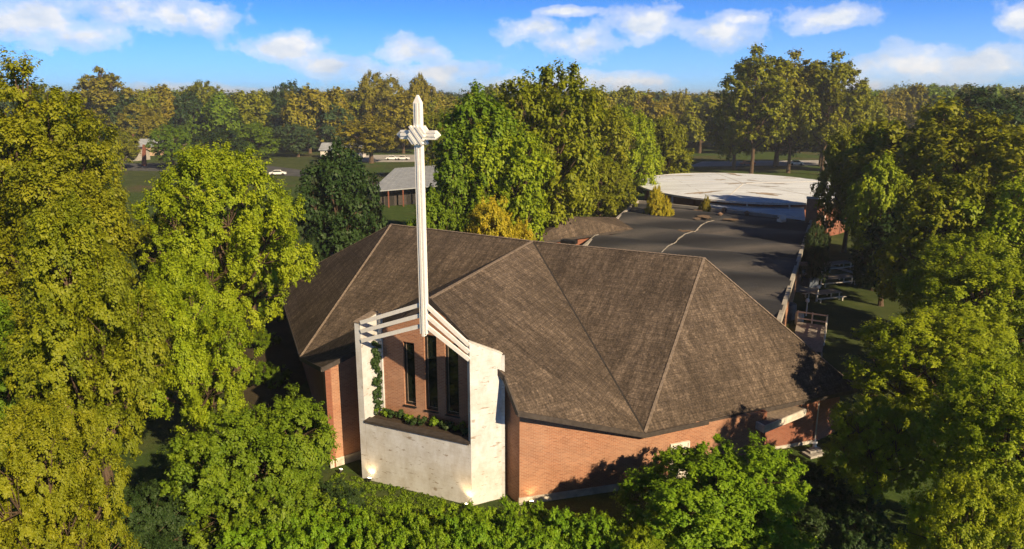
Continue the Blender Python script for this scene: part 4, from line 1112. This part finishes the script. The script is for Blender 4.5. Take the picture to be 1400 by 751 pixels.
for k_, px, Y, top, r_, lf_, lab in mids:
    nb = k_ == 'bush'
    tree_px(k_, px, Y, top, r_, lf_, lab, name='bush' if nb else 'tree', cat='bush' if nb else 'tree')
for (px, Y, top, r_, k_, lf_, lab) in ((232, 215, 172, 7, 'm1', 'green', 'green tree at the near side of the far road, hiding part of the tan cottage'), (160, 215, 178, 6, 'm2', 'olive', 'olive tree left of the far tan house'),
        (300, 220, 176, 8, 'm3', 'dark', 'dark tree standing alone on the meadow behind the bright green tree'), (405, 262, 170, 8, 'm1', 'blue', 'pale tree at the far edge of the meadow left of the dark tree'),
        (350, 250, 168, 8, 'm2', 'green', 'green tree at the far edge of the meadow'), (600, 180, 150, 6, 'm1', 'olive', 'olive tree right of the car park behind the cross'),
        (592, 64, 262, 2.6, 'm2', 'green', 'small green tree between the cross shaft and the porch house'), (415, 66, 322, 1.8, 'bush', 'dark', 'small dark bush by the driveway behind the roof'),
        (500, 90, 262, 2.4, 'bush', 'dark', 'dark bush against the left end of the porch house')):
    tree_px(k_, px, Y, top, r_, lf_, lab, name='bush' if k_ == 'bush' else 'tree', cat='bush' if k_ == 'bush' else 'tree')
# fill under the flanks
for (px, Y, top, r_, lf_, lab) in ((20, 60, 200, 6, 'dark', 'dark tree at the left edge behind the very tall one'),
                                   (225, 66, 285, 4.0, 'olive', 'low olive tree by the meadow behind the bright green tree'),
                                   (335, 66, 290, 3.4, 'green', 'green tree right behind the bright one left of the roof'), (120, 40, 470, 3.6, 'green', 'shaded green tree behind the golden olive one with bare trunk')):
    tree_px('m1', px, Y, top, r_, lf_, lab)
# wooded skyline, tree by tree
random.seed(5)
glab = 'distant tree in the wooded skyline far behind the church'
n = 0
for row, (Y0, t0_, dpx) in enumerate(((292, 124, 33), (335, 134, 26), (400, 131, 22), (480, 129, 18))):
    px = -80
    while px < 1480:
        Y = Y0 + random.uniform(-18, 18); top = t0_ + random.uniform(-7, 8) + (-6 if px > 1230 else 0)
        if 930 < px < 1010 : top += 3
        lk = random.choice(['dark', 'olive', 'olive', 'green', 'gold', 'gold'] if row < 2 else ['dark', 'green', 'olive', 'gold'])
        q = at_y(px, top, Y)
        tree(random.choice(['f1', 'f2', 'f3']), q.x, Y, q.z * 1.02, random.uniform(7.5, 10.5) * (1 + .15 * row), lk, glab, 'tree', 'trees of the far skyline')
        px += dpx * random.uniform(.7, 1.3); n += 1
# far woods: one mass to the horizon
rg = np.random.default_rng(9); nw = 2600
ang = rg.uniform(-.75, .75, nw); dist = 560 + 1900 * rg.random(nw) ** 1.4
cenw = np.stack([np.sin(ang) * dist, np.cos(ang) * dist, 13 + dist * .004 + rg.normal(size=nw) * 2.4 + 9 * np.exp(-((ang - .5) / .12) ** 2) * (dist > 900)], 1)
wm = leaves_mesh('far_woods', cenw, 8 + 5 * rg.random(nw) + dist * .003, 170, 1.6, 10, None, up=.5, flatz=.55, shell=.1)
wo = bpy.data.objects.new('far_woods', wm); COL.objects.link(wo); wo.material_slots[0].link = 'OBJECT'; wo.material_slots[0].material = LEAF['blue']
tag(wo, kind='stuff'); wo['label'] = 'wooded country reaching to the horizon'; wo['category'] = 'woods'
# hills
hb_ = MB()
for (cx, w_, h_, Y) in ((1500, 1500, 46, 2300), (-400, 1900, 24, 2500), (400, 900, 30, 2600)):
    nn_ = 40
    prev = None
    for i in range(nn_ + 1):
        t = i / nn_; x = cx - w_ / 2 + w_ * t; z = h_ * (sin(pi * t) ** 1.2) * (1 + .08 * sin(9 * t) + .05 * sin(23 * t))
        cur = (x, z)
        if prev: hb_.poly([(prev[0], Y, 0), (cur[0], Y, 0), (cur[0], Y + 260, cur[1]), (prev[0], Y + 260, prev[1])]); hb_.poly([(prev[0], Y + 260, prev[1]), (cur[0], Y + 260, cur[1]), (cur[0], Y + 700, 0), (prev[0], Y + 700, 0)])
        prev = cur
M['hill'] = lawn_mat('wooded_hill', (0.03, 0.05, 0.025), (0.05, 0.075, 0.035))
tag(hb_.build('hills', M['hill'], smooth=True), kind='structure')

# haze: thin even air round the whole place
hz_ = MB(); hz_.prism([(-3300, -500), (3300, -500), (3300, 3700), (-3300, 3700)], -1.0, 52.0)
hm = bpy.data.materials.new('haze_air'); hm.use_nodes = True; hm.node_tree.nodes.clear(); ht = NT(hm.node_tree)
pv = ht.new('ShaderNodeVolumePrincipled'); pv.inputs['Density'].default_value = 0.00035; pv.inputs['Color'].default_value = (.85, .9, 1, 1); pv.inputs['Anisotropy'].default_value = .2
ho = ht.new('ShaderNodeOutputMaterial'); ht.l.new(pv.outputs[0], ho.inputs['Volume'])
hob = hz_.build('haze', hm); hob['kind'] = 'stuff'; hob['label'] = 'thin warm evening haze over the wooded distance'; hob['category'] = 'haze'

# ivy in the tower opening, plants in the planter, grass tufts
rg = np.random.default_rng(3); nI = 60
zi = rg.uniform(3.6, 7.6, nI); si = rg.uniform(.75, 1.4, nI)
ci = np.array([list(Q1 - N * s + U * (.1 + .05 * rg.random()))[:2] + [z] for s, z in zip(si, zi)])
im = leaves_mesh('ivy', ci, np.full(nI, .13), 36, .08, 4); io = bpy.data.objects.new('ivy', im); COL.objects.link(io); io.material_slots[0].link = 'OBJECT'; io.material_slots[0].material = LEAF['dark']
tag(io, 'dark green ivy hanging inside the left panel of the white tower', 'ivy')
rg = np.random.default_rng(6)
for i in range(11):
    c = Q1 - N * rg.uniform(.7, 1.3) + U * (0.5 + i * .5 + rg.uniform(-.15, .15)); m_ = 7
    cc_ = np.stack([rg.normal(size=m_) * .14, rg.normal(size=m_) * .14, .12 + .22 * rg.random(m_)], 1)
    me = leaves_mesh('planter_plant', cc_, np.full(m_, .13), 40, .085, 100 + i); o = bpy.data.objects.new('planter_plant', me); COL.objects.link(o)
    o.location = (c.x, c.y, zt + .02); o.material_slots[0].link = 'OBJECT'; o.material_slots[0].material = LEAF['dark' if i % 3 else 'green']
    tag(o, 'small dark leafy plant in the planter below the three windows', 'plant', 'plants in the tower planter')
# grass tufts on the lawns near the tower
rg = np.random.default_rng(8); nG = 900; poly = gp((440, 640), (520, 655), (700, 690), (690, 740), (450, 712))
xs = rg.uniform(-9.8, 1.5, nG * 2); ys = rg.uniform(29, 37.5, nG * 2)
keep = [i for i in range(nG * 2) if (Vector((xs[i], ys[i], 0)) - Q1).dot(N) > .1]
cg = np.stack([xs[keep], ys[keep], np.full(len(keep), .05)], 1)
gm = leaves_mesh('grass', cg, np.full(len(cg), .16), 22, .05, 12, up=-.1, asp=2.6, flatz=.5); go = bpy.data.objects.new('grass', gm); COL.objects.link(go)
go.material_slots[0].link = 'OBJECT'; go.material_slots[0].material = LEAF['green']; tag(go, kind='stuff'); go['label'] = 'short bright grass at the foot of the tower'; go['category'] = 'grass'

S.render.engine = 'CYCLES'
